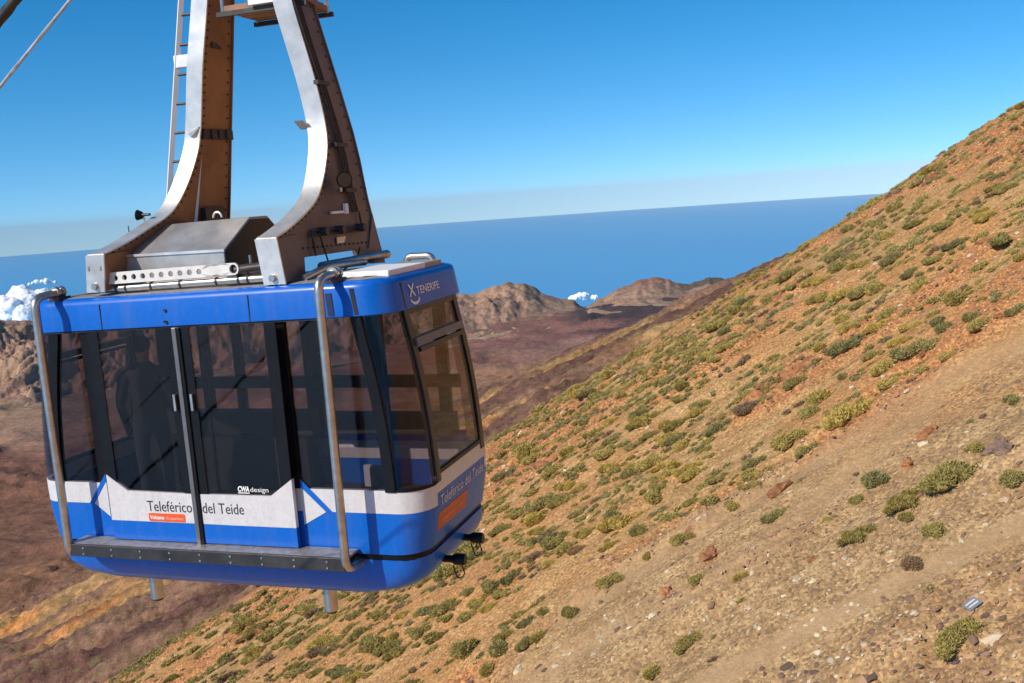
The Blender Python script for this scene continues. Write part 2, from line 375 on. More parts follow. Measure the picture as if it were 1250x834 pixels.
def mountains(name, label, m0, m1, crest, base, seed, redtop=None, nm=520):
    """crest: [(pixel x, pixel y)] skyline, base: [(m, forward distance of the foot)]"""
    d = ray([c[0] for c in crest], [c[1] for c in crest]); cm, ce = d[:, 0] / d[:, 1], d[:, 2] / d[:, 1]
    ms = np.linspace(m0, m1, nm); us = np.concatenate([np.linspace(-0.06, 1, 110), np.linspace(1, 4, 50)[1:]])
    MM, UU = np.meshgrid(ms, us); yb = np.interp(MM, [b[0] for b in base], [b[1] for b in base]); span = 1150.0
    yy = yb + UU * span; xx = MM * yy
    wx = xx + 160 * (fbm(xx / 500, yy / 500, 3, seed) - 0.5); wy = yy + 160 * (fbm(xx / 500, yy / 500, 3, seed + 5) - 0.5)
    ycr = yb + span * (1 + 0.35 * (fbm(MM * 18, MM * 0, 3, seed + 9) - 0.5))
    e = np.interp(MM, cm, ce) + 0.004 * (fbm(MM * 120, MM * 0 + 3, 4, seed + 2) - 0.5); zc = e * ycr
    edge = sstep(m0, m0 + 0.03, MM) * sstep(m1, m1 - 0.03, MM)
    v = np.clip((yy - yb) / (ycr - yb), -0.2, 1); Hc = (zc - FLOOR)
    prof = np.where(v < 0, v * 0.3, 0.28 * v + 0.72 * sstep(0.12, 1.0, v))
    z = FLOOR + Hc * prof
    gul = fbm(wx / 130, wy / 330, 6, seed + 20, 0.62, True); gul2 = fbm(wx / 340, wy / 700, 4, seed + 30, 0.5, True)
    z = z - Hc * (0.42 * (gul2 - 0.5) + 0.34 * (gul - 0.5)) * sstep(-0.02, 0.25, v) * (1 - sstep(0.8, 1.0, v)) * 1.25
    cl = fbm(wx / 120, wy / 120, 5, seed + 40, 0.62)
    z = z + Hc * 0.34 * (np.floor(cl * 6) / 6) * sstep(0.35, 0.6, v) * (1 - sstep(0.85, 1, v))
    back = np.maximum(yy - ycr, 0); z = np.where(back > 0, zc - back * 0.42 + 20 * (cl - 0.5) * sstep(0, 200, back), z)
    z = z + (fbm(xx / 38, yy / 38, 4, seed + 70, 0.6, True) - 0.6) * 15 * sstep(0.0, 0.3, v)
    z = np.where(edge < 1, lerp(FLOOR - 60 - back * 0.4, z, edge), z)
    V = np.stack([xx.ravel(), yy.ravel(), z.ravel()], -1)
    me = mesh_np(name, V, grid_faces(len(ms), len(us)), [far_mat(name + '_rock', 0.012, (1, 1, 1), 14.0, 0.8, 0.2)])
    q = fbm(wx / 200, wy / 200, 5, seed + 50).ravel(); g = gul.ravel(); vv = v.ravel()
    C = blend((0.37, 0.225, 0.16), [(sstep(0.45, 0.65, q), (0.44, 0.275, 0.18)), (sstep(0.5, 0.66, g) * 0.4, (0.27, 0.16, 0.12)), (sstep(0.3, 0.05, vv) * 0.6, (0.42, 0.3, 0.19)),
                                    (sstep(0.56, 0.64, fbm(wx / 70, wy / 70, 4, seed + 60).ravel()) * 0.45, (0.13, 0.12, 0.075))])
    if redtop is not None:
        mm = MM.ravel(); r = 0.75 * sstep(0.03, 0.012, np.abs(mm - redtop + 0.012)) * sstep(0.7, 0.88, vv + 0.5 * (q - 0.5))
        C = C * (1 - r[:, None]) + np.array((0.3, 0.11, 0.075)) * r[:, None]
        r = sstep(0.03, 0.015, np.abs(mm - redtop - 0.045)) * sstep(0.6, 0.75, vv + 0.3 * (q - 0.5))
        C = C * (1 - r[:, None]) + np.array((0.13, 0.095, 0.07)) * r[:, None]
    vcol(me, 'tint', C)
    return tag(link(bpy.data.objects.new(name, me)), label, kind='structure')
mountains('rocky_mountain', 'eroded brown rocky mountain wall behind the cable car', -1.2, 0.10,
          [(-700, 430), (-300, 400), (0, 391), (45, 392), (150, 372), (260, 366), (380, 352), (470, 350), (540, 356), (575, 360), (592, 354), (618, 345), (640, 346), (652, 351), (668, 361), (682, 364), (700, 366), (712, 375), (740, 385)],
          [(-1.2, 3300), (-0.53, 3700), (-0.3, 4200), (-0.06, 4750), (0.1, 5400)], 301, nm=760)
mountains('red_topped_mountain', 'low mountain with a red and dark summit beyond the lava plain', 0.055, 0.62,
          [(690, 385), (712, 378), (735, 364), (752, 354), (775, 344), (796, 338), (815, 341), (835, 347), (850, 345), (865, 338), (878, 339), (900, 346), (960, 350), (1200, 345)],
          [(0.05, 5500), (0.2, 5700), (0.62, 6000)], 401, redtop=0.155, nm=420)

# ---- the sea, a sheet that follows the earth's curve
SEA = -1900.0; R_EARTH = 7400000.0    # with refraction
rr = np.concatenate([[200.0], np.geomspace(3000, 260000, 90)]); aa = np.linspace(0, 2 * math.pi, 181)[:-1]
RR, AA = np.meshgrid(rr, aa, indexing='ij')
V = np.stack([(RR * np.sin(AA)).ravel(), (RR * np.cos(AA)).ravel(), (SEA - RR ** 2 / (2 * R_EARTH)).ravel()], -1)
i = np.arange(len(rr) * 180).reshape(len(rr), 180)
Fc = np.stack([i[:-1], np.roll(i[:-1], -1, 1), np.roll(i[1:], -1, 1), i[1:]], -1).reshape(-1, 4)
m, t, p = new_mat('sea_water')
tcn = _n(t, 'ShaderNodeTexCoord')
t.links.new(ramp(t, noise_n(t, tcn.outputs['Object'], 0.00006, 6, 0.6), [(0.35, (0.07, 0.33, 0.63)), (0.65, (0.08, 0.345, 0.65))]), p.inputs['Base Color'])  # blue lightened so the colour carries airlight over the water
p.inputs['Roughness'].default_value = 0.55; p.inputs['Specular IOR Level'].default_value = 0.15
me = mesh_np('sea', V, Fc, [m])
sea = tag(link(bpy.data.objects.new('sea', me)), 'deep blue ocean far below reaching a hazy horizon', kind='structure')

# ---- clouds over the sea
m, t, p = new_mat('cloud_white'); p.inputs['Base Color'].default_value = (0.93, 0.93, 0.94, 1); p.inputs['Roughness'].default_value = 1; p.inputs['Specular IOR Level'].default_value = 0
p.inputs['Subsurface Weight'].default_value = 0.0
M_CLOUD = m
def cloud(label, px, py, dist, wpx, hpx, seed, n=26):
    d = ray(px, py); c = d / d[1] * dist; sc = dist / F_PX; rnd = random.Random(seed)
    bm = bmesh.new()
    for k in range(n):
        u = rnd.uniform(-1, 1); h = (1 - abs(u) ** 1.6); r = (0.32 + 0.26 * rnd.random() * h) * hpx * sc
        mat = Matrix.Translation((u * wpx * sc * 0.5, rnd.uniform(-1, 1) * hpx * sc, rnd.random() * h * hpx * 0.62 * sc))
        bmesh.ops.create_icosphere(bm, subdivisions=3, radius=r, matrix=mat)
    me = bpy.data.meshes.new('cloud'); bm.to_mesh(me); bm.free(); me.materials.append(M_CLOUD)
    me.polygons.foreach_set('use_smooth', [True] * len(me.polygons))
    o = link(bpy.data.objects.new('cloud', me)); o.location = c
    rm = o.modifiers.new('remesh', 'REMESH'); rm.mode = 'VOXEL'; rm.voxel_size = hpx * sc * 0.045; rm.use_smooth_shade = True
    tx = bpy.data.textures.new('puffs', 'CLOUDS'); tx.noise_scale = hpx * sc * 0.3; tx.noise_depth = 2; dm = o.modifiers.new('puffs', 'DISPLACE'); dm.texture = tx; dm.strength = hpx * sc * 0.25; dm.mid_level = 0.5; dm.texture_coords = 'LOCAL'
    return tag(o, label, 'cloud')
cloud('big white cumulus bank rising behind the left mountain wall', 8, 386, 21000, 190, 33, 3, 70)
cloud('tiny wisp of white cloud floating above the cumulus bank', 52, 346, 24000, 30, 6, 5, 16)
cloud('small white cloud in the gap between the two mountains', 712, 364, 16000, 34, 8, 8, 20)
# ================================================================== ROCKS AND SHRUBS
def obj_tint(t):
    oi = _n(t, 'ShaderNodeObjectInfo'); return oi.outputs['Random'], oi.outputs['Color']
def stone_mat(name, stops, rough=0.9):
    m, t, p = new_mat(name); tcn = _n(t, 'ShaderNodeTexCoord'); rnd, _ = obj_tint(t)
    f = noise_n(t, tcn.outputs['Object'], 3.5, 6, 0.7); c = ramp(t, f, stops)
    v = ramp(t, rnd, [(0, (0.72, 0.72, 0.74)), (1, (1.2, 1.16, 1.12))]); t.links.new(mixc(t, 1.0, c, v, 'MULTIPLY'), p.inputs['Base Color'])
    p.inputs['Roughness'].default_value = rough; p.inputs['Specular IOR Level'].default_value = 0.15
    t.links.new(bump(t, noise_n(t, tcn.outputs['Object'], 7, 6, 0.7), 0.7, 0.08), p.inputs['Normal']); return m
M_ROCK = stone_mat('orange_rock', [(0.28, (0.13, 0.075, 0.055)), (0.42, (0.3, 0.135, 0.065)), (0.58, (0.44, 0.2, 0.085)), (0.75, (0.52, 0.32, 0.18))])
M_GREY = stone_mat('grey_brown_rock', [(0.3, (0.12, 0.085, 0.075)), (0.5, (0.24, 0.155, 0.115)), (0.7, (0.33, 0.22, 0.15))])
M_PALE = stone_mat('pale_stone', [(0.3, (0.46, 0.37, 0.23)), (0.5, (0.66, 0.56, 0.38)), (0.7, (0.78, 0.7, 0.52))])

def rock_mesh(seed, flat=0.7, sub=2, rough=0.35):
    rnd = random.Random(seed); bm = bmesh.new(); bmesh.ops.create_icosphere(bm, subdivisions=sub, radius=0.5)
    planes = [(Vector((rnd.gauss(0, 1), rnd.gauss(0, 1), rnd.gauss(0, 0.8))).normalized(), rnd.uniform(0.3, 0.44)) for _ in range(14)]
    off = Vector((seed * 3.1, seed * 1.7, 0))
    for v in bm.verts:
        for n, d in planes:
            k = v.co.dot(n) - d
            if k > 0: v.co -= n * k
        v.co += v.co.normalized() * (mnoise.fractal(v.co * 3.5 + off, 0.7, 2.2, 4) * 0.13 + (mnoise.noise(v.co * 2.2 - off) > 0.15) * -0.03) * rough / 0.35
        v.co.x *= 1.25; v.co.z *= flat
    me = bpy.data.meshes.new('rock'); bm.to_mesh(me); bm.free(); return me
ROCKS = [rock_mesh(k, 0.6 + 0.06 * (k % 5), 3, 0.6) for k in range(12)]
def with_mat(me, mat):
    c = me.copy(); c.materials.append(mat); return c
ROCK_O = [with_mat(m, M_ROCK) for m in ROCKS]; ROCK_G = [with_mat(m, M_GREY) for m in ROCKS]; ROCK_P = [with_mat(rock_mesh(40 + k, 0.75, 2), M_PALE) for k in range(5)]

def nrm(x, y):
    e = 0.6; dx = (hill(x + e, y) - hill(x - e, y)) / (2 * e); dy = (hill(x, y + e) - hill(x, y - e)) / (2 * e)
    return Vector((-float(dx), -float(dy), 1)).normalized()
FALL = math.atan2(DH[1], DH[0])
def seat(o, x, y, sc, rz, lean=0.6, sink=0.0):
    n = (Vector((0, 0, 1)).lerp(nrm(x, y), lean)).normalized()
    q = n.to_track_quat('Z', 'Y').to_matrix().to_4x4()
    # a rotation about the ground normal, long axis given in plan
    e = Vector((math.cos(rz), math.sin(rz), 0)); ex = (e - n * e.dot(n)).normalized(); ey = n.cross(ex)
    M = Matrix((ex, ey, n)).transposed().to_4x4()
    o.matrix_world = Matrix.Translation((x, y, float(hill(x, y)) - sink)) @ M @ Matrix.Diagonal((*sc, 1))

# ---- shrubs
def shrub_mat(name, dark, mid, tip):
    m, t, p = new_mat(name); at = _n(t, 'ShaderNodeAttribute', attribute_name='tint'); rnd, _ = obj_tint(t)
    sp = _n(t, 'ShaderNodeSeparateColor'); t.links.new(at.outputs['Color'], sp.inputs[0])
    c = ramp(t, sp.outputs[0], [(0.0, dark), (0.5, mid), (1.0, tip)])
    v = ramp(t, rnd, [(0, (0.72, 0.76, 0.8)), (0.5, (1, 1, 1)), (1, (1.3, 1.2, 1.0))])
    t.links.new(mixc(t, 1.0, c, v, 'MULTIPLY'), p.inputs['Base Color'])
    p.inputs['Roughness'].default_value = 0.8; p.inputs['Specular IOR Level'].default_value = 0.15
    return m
M_OLIVE = shrub_mat('olive_broom', (0.21, 0.165, 0.052), (0.41, 0.325, 0.1), (0.56, 0.45, 0.16))
M_GREEN = shrub_mat('grey_green_broom', (0.17, 0.142, 0.055), (0.34, 0.285, 0.105), (0.48, 0.4, 0.16))
M_STRAW = shrub_mat('yellowing_broom', (0.2, 0.14, 0.045), (0.4, 0.305, 0.08), (0.54, 0.43, 0.14))
M_DRY = shrub_mat('dry_twigs', (0.16, 0.1, 0.055), (0.31, 0.2, 0.11), (0.45, 0.32, 0.2))
def shrub_arrays(seed, n_leaf, lobes, elong, hgt=0.42, size=1.0, sub=2):
    hgt = hgt * 0.78
    r = np.random.default_rng(seed)
    C = []; 
    for k in range(lobes):
        u = r.uniform(-1, 1); C.append((u * 0.42 * elong, r.uniform(-1, 1) * 0.27 * (1 - 0.4 * abs(u)), r.uniform(0.16, 0.27) * (1.12 - 0.35 * abs(u))))
    V = []; Fc = []; T = []
    # dense inner mass of each lobe
    ico = bmesh.new(); bmesh.ops.create_icosphere(ico, subdivisions=sub, radius=1); iv = np.array([v.co[:] for v in ico.verts]); fi = np.array([[v.index for v in f.verts] for f in ico.faces]); ico.free()
    o = 0
    for (cx, cy, cr) in C:
        d = 1 + 0.22 * (r.random(len(iv)) - 0.5)
        P = iv * (cr * 0.86 * d)[:, None] * np.array([1.1, 1.0, hgt / 0.3]) + np.array([cx, cy, cr * 0.35]); P[:, 2] = np.maximum(P[:, 2], -0.12)
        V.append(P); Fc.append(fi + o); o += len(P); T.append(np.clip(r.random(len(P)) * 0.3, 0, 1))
    k = r.integers(0, lobes, n_leaf); Cc = np.array(C)[k]
    th = r.uniform(0, 2 * np.pi, n_leaf); cz = r.uniform(-0.15, 1, n_leaf); sn = np.sqrt(1 - cz ** 2)
    D = np.stack([np.cos(th) * sn, np.sin(th) * sn, cz], -1)
    base = np.stack([Cc[:, 0], Cc[:, 1], Cc[:, 2] * 0.35], -1) + D * Cc[:, 2:3] * np.array([1.1, 1.0, hgt / 0.3]) * r.uniform(0.78, 1.0, n_leaf)[:, None]
    G = D + np.array([0, 0, 0.5]) + r.normal(0, 0.45, (n_leaf, 3)); G /= np.linalg.norm(G, axis=1)[:, None]
    L = r.uniform(0.05, 0.12, n_leaf) * size; wv = np.cross(G, r.normal(0, 1, (n_leaf, 3))); wv /= np.linalg.norm(wv, axis=1)[:, None]; W = (r.uniform(0.012, 0.026, n_leaf) * size)[:, None]
    a, b, c = base - wv * W, base + wv * W, base + G * L[:, None]
    V.append(np.stack([a, b, c], 1).reshape(-1, 3)); Fc.append(np.arange(n_leaf * 3).reshape(-1, 3) + o)
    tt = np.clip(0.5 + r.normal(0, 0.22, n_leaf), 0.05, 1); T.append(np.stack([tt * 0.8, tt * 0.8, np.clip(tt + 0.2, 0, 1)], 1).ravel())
    return np.concatenate(V), np.concatenate(Fc), np.concatenate(T)
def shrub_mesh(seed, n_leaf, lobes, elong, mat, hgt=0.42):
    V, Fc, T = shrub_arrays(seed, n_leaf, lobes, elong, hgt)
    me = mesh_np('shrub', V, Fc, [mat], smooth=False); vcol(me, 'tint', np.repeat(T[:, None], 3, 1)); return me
def family(mat, s0):
    return {'round': [shrub_mesh(s0 + k, 2200, 6, 0.55, mat, 0.4) for k in range(3)], 'long': [shrub_mesh(s0 + 10 + k, 3000, 11, 1.5, mat, 0.33) for k in range(4)]}
FAM = {'olive': family(M_OLIVE, 100), 'green': family(M_GREEN, 200), 'straw': family(M_STRAW, 300), 'dry': family(M_DRY, 400)}
shrub_list = []; occupied = []
def put_shrub(x, y, w, kind, shape, label, group, rz=None, hs_=1.0):
    me = random.choice(FAM[kind][shape]); o = link(bpy.data.objects.new('shrub', me))
    if rz is None: rz = FALL + random.gauss(0, 0.25) if shape == 'long' else random.uniform(0, 6.28)
    seat(o, x, y, (w, w * random.uniform(0.85, 1.1), w * hs_ * random.uniform(0.8, 1.05)), rz, 0.55, 0.03 * w)
    tag(o, label, 'shrub', group); occupied.append((x, y, w)); return o

# the shrubs that stand alone on the bare scree, one by one: pixel x, y of the foot, width in pixels, kind, shape, label
LONE = [(1170, 782, 66, 'olive', 'long', 'long olive shrub just below the small grey board'),
        (1166, 583, 84, 'olive', 'long', 'largest yellow olive mat of shrub beside the dry twigs on the scree'),
        (1108, 612, 60, 'straw', 'long', 'yellowing shrub strip touching the pale dry twigs'),
        (1139, 650, 34, 'olive', 'round', 'small olive shrub below the pale dry twigs'),
        (1071, 588, 42, 'green', 'round', 'rounded grey green shrub beside the trodden track'),
        (1046, 612, 26, 'olive', 'round', 'little olive shrub below the rounded grey green shrub'),
        (1048, 655, 48, 'straw', 'long', 'straw yellow shrub at the head of the bleached twig patch'),
        (1112, 692, 38, 'dry', 'round', 'reddish brown withered shrub alone above the path'),
        (1233, 588, 46, 'green', 'round', 'grey green shrub alone on the scree near the brown rocks'),
        (1192, 548, 30, 'olive', 'round', 'small bright olive shrub above the long olive mat'),
        (1236, 490, 30, 'green', 'round', 'dark round shrub alone on smooth soil under the crest'),
        (989, 506, 40, 'green', 'round', 'dark grey green dome shaped shrub on bare soil'),
        (1029, 462, 24, 'green', 'round', 'little dark dome shrub upslope of the large dome'),
        (906, 706, 28, 'olive', 'round', 'small olive shrub on the scree upslope of the orange boulder'),
        (851, 710, 28, 'olive', 'round', 'small olive shrub just below the orange boulder'),
        (842, 786, 40, 'olive', 'long', 'upright pair of olive shrubs low on the bare scree'),
        (796, 822, 30, 'olive', 'round', 'olive shrub below the upright pair on the scree'),
        (697, 750, 30, 'olive', 'round', 'spiky olive shrub alone between shrub belt and scree'),
        (664, 748, 24, 'green', 'round', 'small grey green shrub beside the spiky olive one'),
        (645, 786, 34, 'olive', 'long', 'tall olive clump above the tan stone'),
        (657, 778, 26, 'olive', 'round', 'olive shrub leaning on the tall clump above the tan stone'),
        (744, 712, 40, 'olive', 'long', 'olive shrub row at the edge of the bare scree'),
        (790, 680, 18, 'olive', 'round', 'tiny olive shrub on open scree beside the shrub row'),
        (592, 822, 32, 'olive', 'round', 'rounded olive shrub at the foot of the shrub belt'),
        (1120, 424, 58, 'green', 'long', 'long dark shrub streak across the open upper slope'),
        (866, 616, 36, 'green', 'round', 'dark rounded shrub beside a row of three'),
        (893, 618, 26, 'olive', 'round', 'middle shrub of the row beside the orange ledge'),
        (946, 630, 34, 'green', 'long', 'grey green shrub leaning over at the scree edge'),
        (1107, 633, 26, 'straw', 'round', 'little golden shrub in the bleached twig patch'),
        (1012, 636, 20, 'olive', 'round', 'small shrub at the low end of the bleached twig patch')]
P, ok = ground_at([l[0] for l in LONE], [l[1] for l in LONE])
for (px, py, wpx, kind, shape, lab), q, k in zip(LONE, P, ok):
    if k: put_shrub(q[0], q[1], wpx * 0.95 * float(q @ FWD) / F_PX / (1.3 if shape == 'long' else 1.0), kind, shape, lab, None)

# the shrub belt: spots drawn over the slope, kept where the photograph is bushy
cand = np.random.default_rng(21)
N = 60000
cx_ = cand.uniform(-75, 85, N); cy_ = cand.uniform(24, 128, N); cz_ = hill(cx_, cy_)
ppx, ppy = project(np.stack([cx_, cy_, cz_], -1))
sil = np.interp(ppx, [-200, 130, 330, 590, 890, 1250, 1500], [1040, 834, 722, 540, 345, 130, -20])
below = ppy - sil
edge = np.interp(ppx, [300, 500, 600, 700, 860, 1000, 1130, 1250, 1400], [1200, 880, 820, 700, 640, 560, 470, 420, 350])
dens = sstep(8, -60, ppy - edge) * 0.95 + 0.02
dens *= np.interp(ppx, [100, 350, 600, 900, 1000, 1250], [0.85, 1.0, 1.0, 0.8, 0.5, 0.4]) * (0.55 + 0.45 * sstep(10, 90, below))
a, c = AL(cx_, cy_), AC(cx_, cy_)
streakn = fbm(a / 14, c / 2.6, 4, 501)
dens *= sstep(0.39, 0.54, streakn) * 0.93 + 0.07
keep = (below > -6) & (ppx > -60) & (ppx < 1310) & (ppy < 880) & (cand.random(N) < dens * 0.8)
idx = np.nonzero(keep)[0]; spots = []
gridd = {}
for x, y, w in occupied: gridd.setdefault((int(x // 3), int(y // 3)), []).append((x, y, w))
for i in idx:
    x, y = cx_[i], cy_[i]; w = float(np.clip(cand.lognormal(0.0, 0.42), 0.45, 2.4)); bad = False
    for gx_ in (-1, 0, 1):
        for gy_ in (-1, 0, 1):
            for (ox, oy, ow) in gridd.get((int(x // 3) + gx_, int(y // 3) + gy_), ()):
                if math.hypot(x - ox, (y - oy) * 1.3) < 0.42 * (w + ow): bad = True
    if bad: continue
    gridd.setdefault((int(x // 3), int(y // 3)), []).append((x, y, w)); spots.append((x, y, w, ppx[i], ppy[i], below[i]))
spots.sort(key=lambda s: -s[2] / math.hypot(s[0], s[1]))
inside = [s for s in spots if -30 < s[3] < 1280 and s[4] < 860]
def zone(s):
    x, y, w, px, py, bl = s
    if px > 960 and bl < 230: return 'below the rocky crest'
    if bl < 45: return 'where the slope drops away'
    if px < 560: return 'on the slope below the cabin'
    return 'on the middle slope'
LOOK = {('olive', 'round'): 'rounded olive shrub', ('olive', 'long'): 'long olive shrub', ('green', 'round'): 'rounded grey green shrub', ('green', 'long'): 'long grey green shrub',
        ('straw', 'round'): 'rounded yellowing shrub', ('straw', 'long'): 'long yellowing shrub', ('dry', 'round'): 'rounded brown leafless shrub', ('dry', 'long'): 'long brown leafless shrub'}
NSH = 268
for s in inside[:NSH]:
    kind = random.choices(['olive', 'green', 'straw', 'dry'], [0.6, 0.18, 0.18, 0.04])[0]; shape = random.choices(['round', 'long'], [0.25, 0.75])[0]
    d_ = sorted(math.hypot(s[0] - q_[0], s[1] - q_[1]) / (s[2] + q_[2]) for q_ in inside[:NSH] if q_ is not s)[:2]
    szw = 'big ' if s[2] > 2.2 else ('small ' if s[2] < 1.35 else ''); nbw = ', standing apart' if d_[0] > 0.85 else (', tightly clustered' if d_[1] < 0.5 else '')
    if float(rockmask(np.array([s[0]]), np.array([s[1]]))[0]) > 0.5: nbw += ', on orange rock'
    zn = zone(s); lab = szw + LOOK[(kind, shape)] + ' ' + zn + nbw
    put_shrub(s[0], s[1], s[2] * (0.85 if shape == 'long' else 1.0), kind, shape, lab, lab)
# the smaller rest as one mass of scrub
def scatter_mesh(name, protos, items, mats, parent=None):
    """protos: [(V, F, T)], items: [(proto, x, y, z, sx, sy, sz, rz, tint shift, material)]"""
    VV, FF, TT, MI = [], [], [], []; o = 0
    for (k, x, y, z, sx_, sy_, sz_, rz, ts, mi) in items:
        V, Fc, T = protos[k]; ca, sa = math.cos(rz), math.sin(rz); X_, Y_ = V[:, 0] * sx_, V[:, 1] * sy_
        dx, dy = X_ * ca - Y_ * sa, X_ * sa + Y_ * ca
        VV.append(np.stack([x + dx, y + dy, z + V[:, 2] * sz_ + dx * SX * 0.8], -1)); FF.append(Fc + o); o += len(V); TT.append(np.clip(T + ts, 0, 1)); MI.append(np.full(len(Fc), mi))
    me = mesh_np(name, np.concatenate(VV), np.concatenate(FF), mats, False, np.concatenate(MI)); vcol(me, 'tint', np.repeat(np.concatenate(TT)[:, None], 3, 1)); return me
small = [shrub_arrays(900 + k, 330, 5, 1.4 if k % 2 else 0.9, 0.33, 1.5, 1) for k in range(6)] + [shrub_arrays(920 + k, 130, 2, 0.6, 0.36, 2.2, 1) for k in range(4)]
rest = [s for s in spots if s not in set(inside[:NSH])][:1500]
items = [(random.randrange(6), s[0], s[1], float(hill(s[0], s[1])) - 0.03, s[2], s[2] * 0.9, s[2] * 0.95, FALL + random.gauss(0, 0.4), random.gauss(0, 0.1), random.choices([0, 1, 2, 3], [0.55, 0.25, 0.12, 0.08])[0]) for s in rest]
# low dry tufts between the shrubs
tuft = [i for i in np.nonzero((below > -4) & (ppx > -60) & (ppx < 1310) & (ppy < 870) & (cand.random(N) < (0.02 + 0.05 * dens)))[0]][:900]
items += [(6 + random.randrange(4), cx_[i], cy_[i], float(cz_[i]) - 0.02, sc, sc, sc * 0.8, random.uniform(0, 6.28), random.gauss(0, 0.1), random.choices([0, 1, 2, 3], [0.25, 0.15, 0.2, 0.4])[0]) for i in tuft for sc in [random.uniform(0.22, 0.6)]]
sm = scatter_mesh('low_scrub', small, items, [M_OLIVE, M_GREEN, M_STRAW, M_DRY])
tag(link(bpy.data.objects.new('low_scrub', sm)), 'small scrub and dry tufts scattered between the shrubs', kind='stuff')
# bleached dead twigs on the scree
TW = []
for px, py, n, r_ in [(1150, 628, 420, 1.15), (1060, 665, 520, 1.4), (1030, 690, 220, 0.9), (1105, 640, 200, 0.9)]:
    q, k = ground_at(px, py); x0, y0, _ = q[0]
    for j in range(n): TW.append((x0 + cand.normal(0, r_ * 0.75), y0 + cand.normal(0, r_ * 0.5)))
b = MB()
for x, y in TW:
    z = float(hill(x, y)); dv = Vector((random.gauss(0, 1), random.gauss(0, 1), random.uniform(0.1, 0.8))).normalized() * random.uniform(0.15, 0.4); p0 = Vector((x, y, z)); sd_ = dv.cross(Vector((random.random(), 0.3, random.random()))).normalized() * 0.013
    b.add([p0 - sd_, p0 + sd_, p0 + dv], [(0, 1, 2)])
tag(b.build('dead_twigs', simple('bleached_twig', (0.5, 0.37, 0.26), 0.9, var=0.3), fix=False), 'bleached dead twigs lying on the scree', kind='stuff')

# ---- rocks
def put_rock(x, y, w, fam, label, group=None, name='rock', flat=1.0, rz=None, sink=0.18):
    o = link(bpy.data.objects.new(name, random.choice(fam))); seat(o, x, y, (w, w * random.uniform(0.7, 1), w * random.uniform(0.8, 1.1) * flat), random.uniform(0, 6.28) if rz is None else rz, 0.8, sink * w * 0.5)
    return tag(o, label, 'rock' if name != 'stone' else 'stone', group)
LR = [(868, 676, 34, 'o', 'large orange boulder alone on the scree'), (991, 684, 15, 'o', 'pinkish tan boulder standing below the bleached twigs'), (634, 818, 18, 'p', 'tan stone at the foot of the tall olive clump'),
      (955, 597, 30, 'o', 'broad orange ledge block among shrubs at the scree edge'), (815, 724, 22, 'o', 'reddish flat boulder on the scree'), (1110, 566, 26, 'o', 'orange boulder above the rounded grey green shrub'),
      (1135, 528, 30, 'o', 'brown orange boulder on the smooth upper soil'), (1222, 548, 34, 'g', 'flat brown rock above the lone grey green shrub'), (1126, 542, 14, 'p', 'white stone beside the brown orange boulder')]
P, ok = ground_at([l[0] for l in LR], [l[1] for l in LR])
for (px, py, wpx, f, lab), q, k in zip(LR, P, ok):
    put_rock(q[0], q[1], wpx * float(q @ FWD) / F_PX, {'o': ROCK_O, 'g': ROCK_G, 'p': ROCK_P}[f], lab, None, 'boulder' if wpx > 20 else 'rock', 1.2)
rk_ = rockmask(cx_, cy_); sel = [i for i in np.nonzero((below > -8) & (ppx > -30) & (ppx < 1290) & (ppy < 850) & ~((ppx > 860) & (ppy > 560)) & (cand.random(N) < 0.12 * rk_ * dens ** 0.3))[0]]
sizes = np.clip(cand.lognormal(-0.15, 0.5, len(sel)), 0.35, 2.8); order = sorted(range(len(sel)), key=lambda j: -sizes[j] / math.hypot(cx_[sel[j]], cy_[sel[j]]))
def rzone(px, bl): return 'on the high slope near the crest' if px > 950 and bl < 240 else ('on the edge where the slope drops away' if bl < 45 else ('on the slope below the cabin' if px < 560 else 'between shrubs on the middle slope'))
for j in order[:260]:
    i = sel[j]; lab = ('big jagged' if sizes[j] > 1.3 else ('small jagged' if sizes[j] < 0.7 else 'jagged')) + ' orange rock of an outcrop ' + rzone(ppx[i], below[i])
    put_rock(cx_[i], cy_[i], sizes[j], ROCK_O, lab, lab, 'rock', 0.9, FALL + random.gauss(0, 0.4), 0.5)
# pale stones: clusters picked out on the scree, then a sprinkle
PALE = [(1060, 688, 20, 40), (1040, 745, 14, 30), (1015, 750, 9, 26), (940, 735, 10, 28), (900, 745, 8, 24), (1110, 668, 7, 16), (1165, 662, 6, 30), (1195, 660, 5, 26), (1010, 800, 8, 22), (880, 778, 8, 30), (965, 775, 12, 26), (700, 780, 8, 30), (745, 790, 8, 26),
        (640, 560, 16, 26), (655, 545, 12, 18), (1085, 470, 8, 40), (1060, 330, 6, 30), (760, 745, 8, 26), (690, 800, 6, 20), (1000, 715, 8, 26), (930, 690, 6, 30), (1120, 735, 5, 24), (820, 760, 6, 26)]
pts = []
for px, py, n, sp_ in PALE:
    n = int(n * 0.8)
    pts += list(zip(px + cand.normal(0, sp_, n), py + cand.normal(0, sp_ * 0.45, n), np.clip(cand.lognormal(1.75, 0.38, n), 3.5, 13)))
P, ok = ground_at([p[0] for p in pts], [p[1] for p in pts])
for (px, py, wpx), q, k in zip(pts, P, ok):
    if k and 0 < px < 1250 and py < 834:
        put_rock(q[0], q[1], wpx * float(q @ FWD) / F_PX, ROCK_P, 'small cream white stone lying loose on the ' + ('scree beside the path' if px > 780 and py > 600 else 'brown slope'), 'cream white stones on the ' + ('scree' if px > 780 and py > 600 else 'slope'), 'stone', 1.0, None, 0.3)
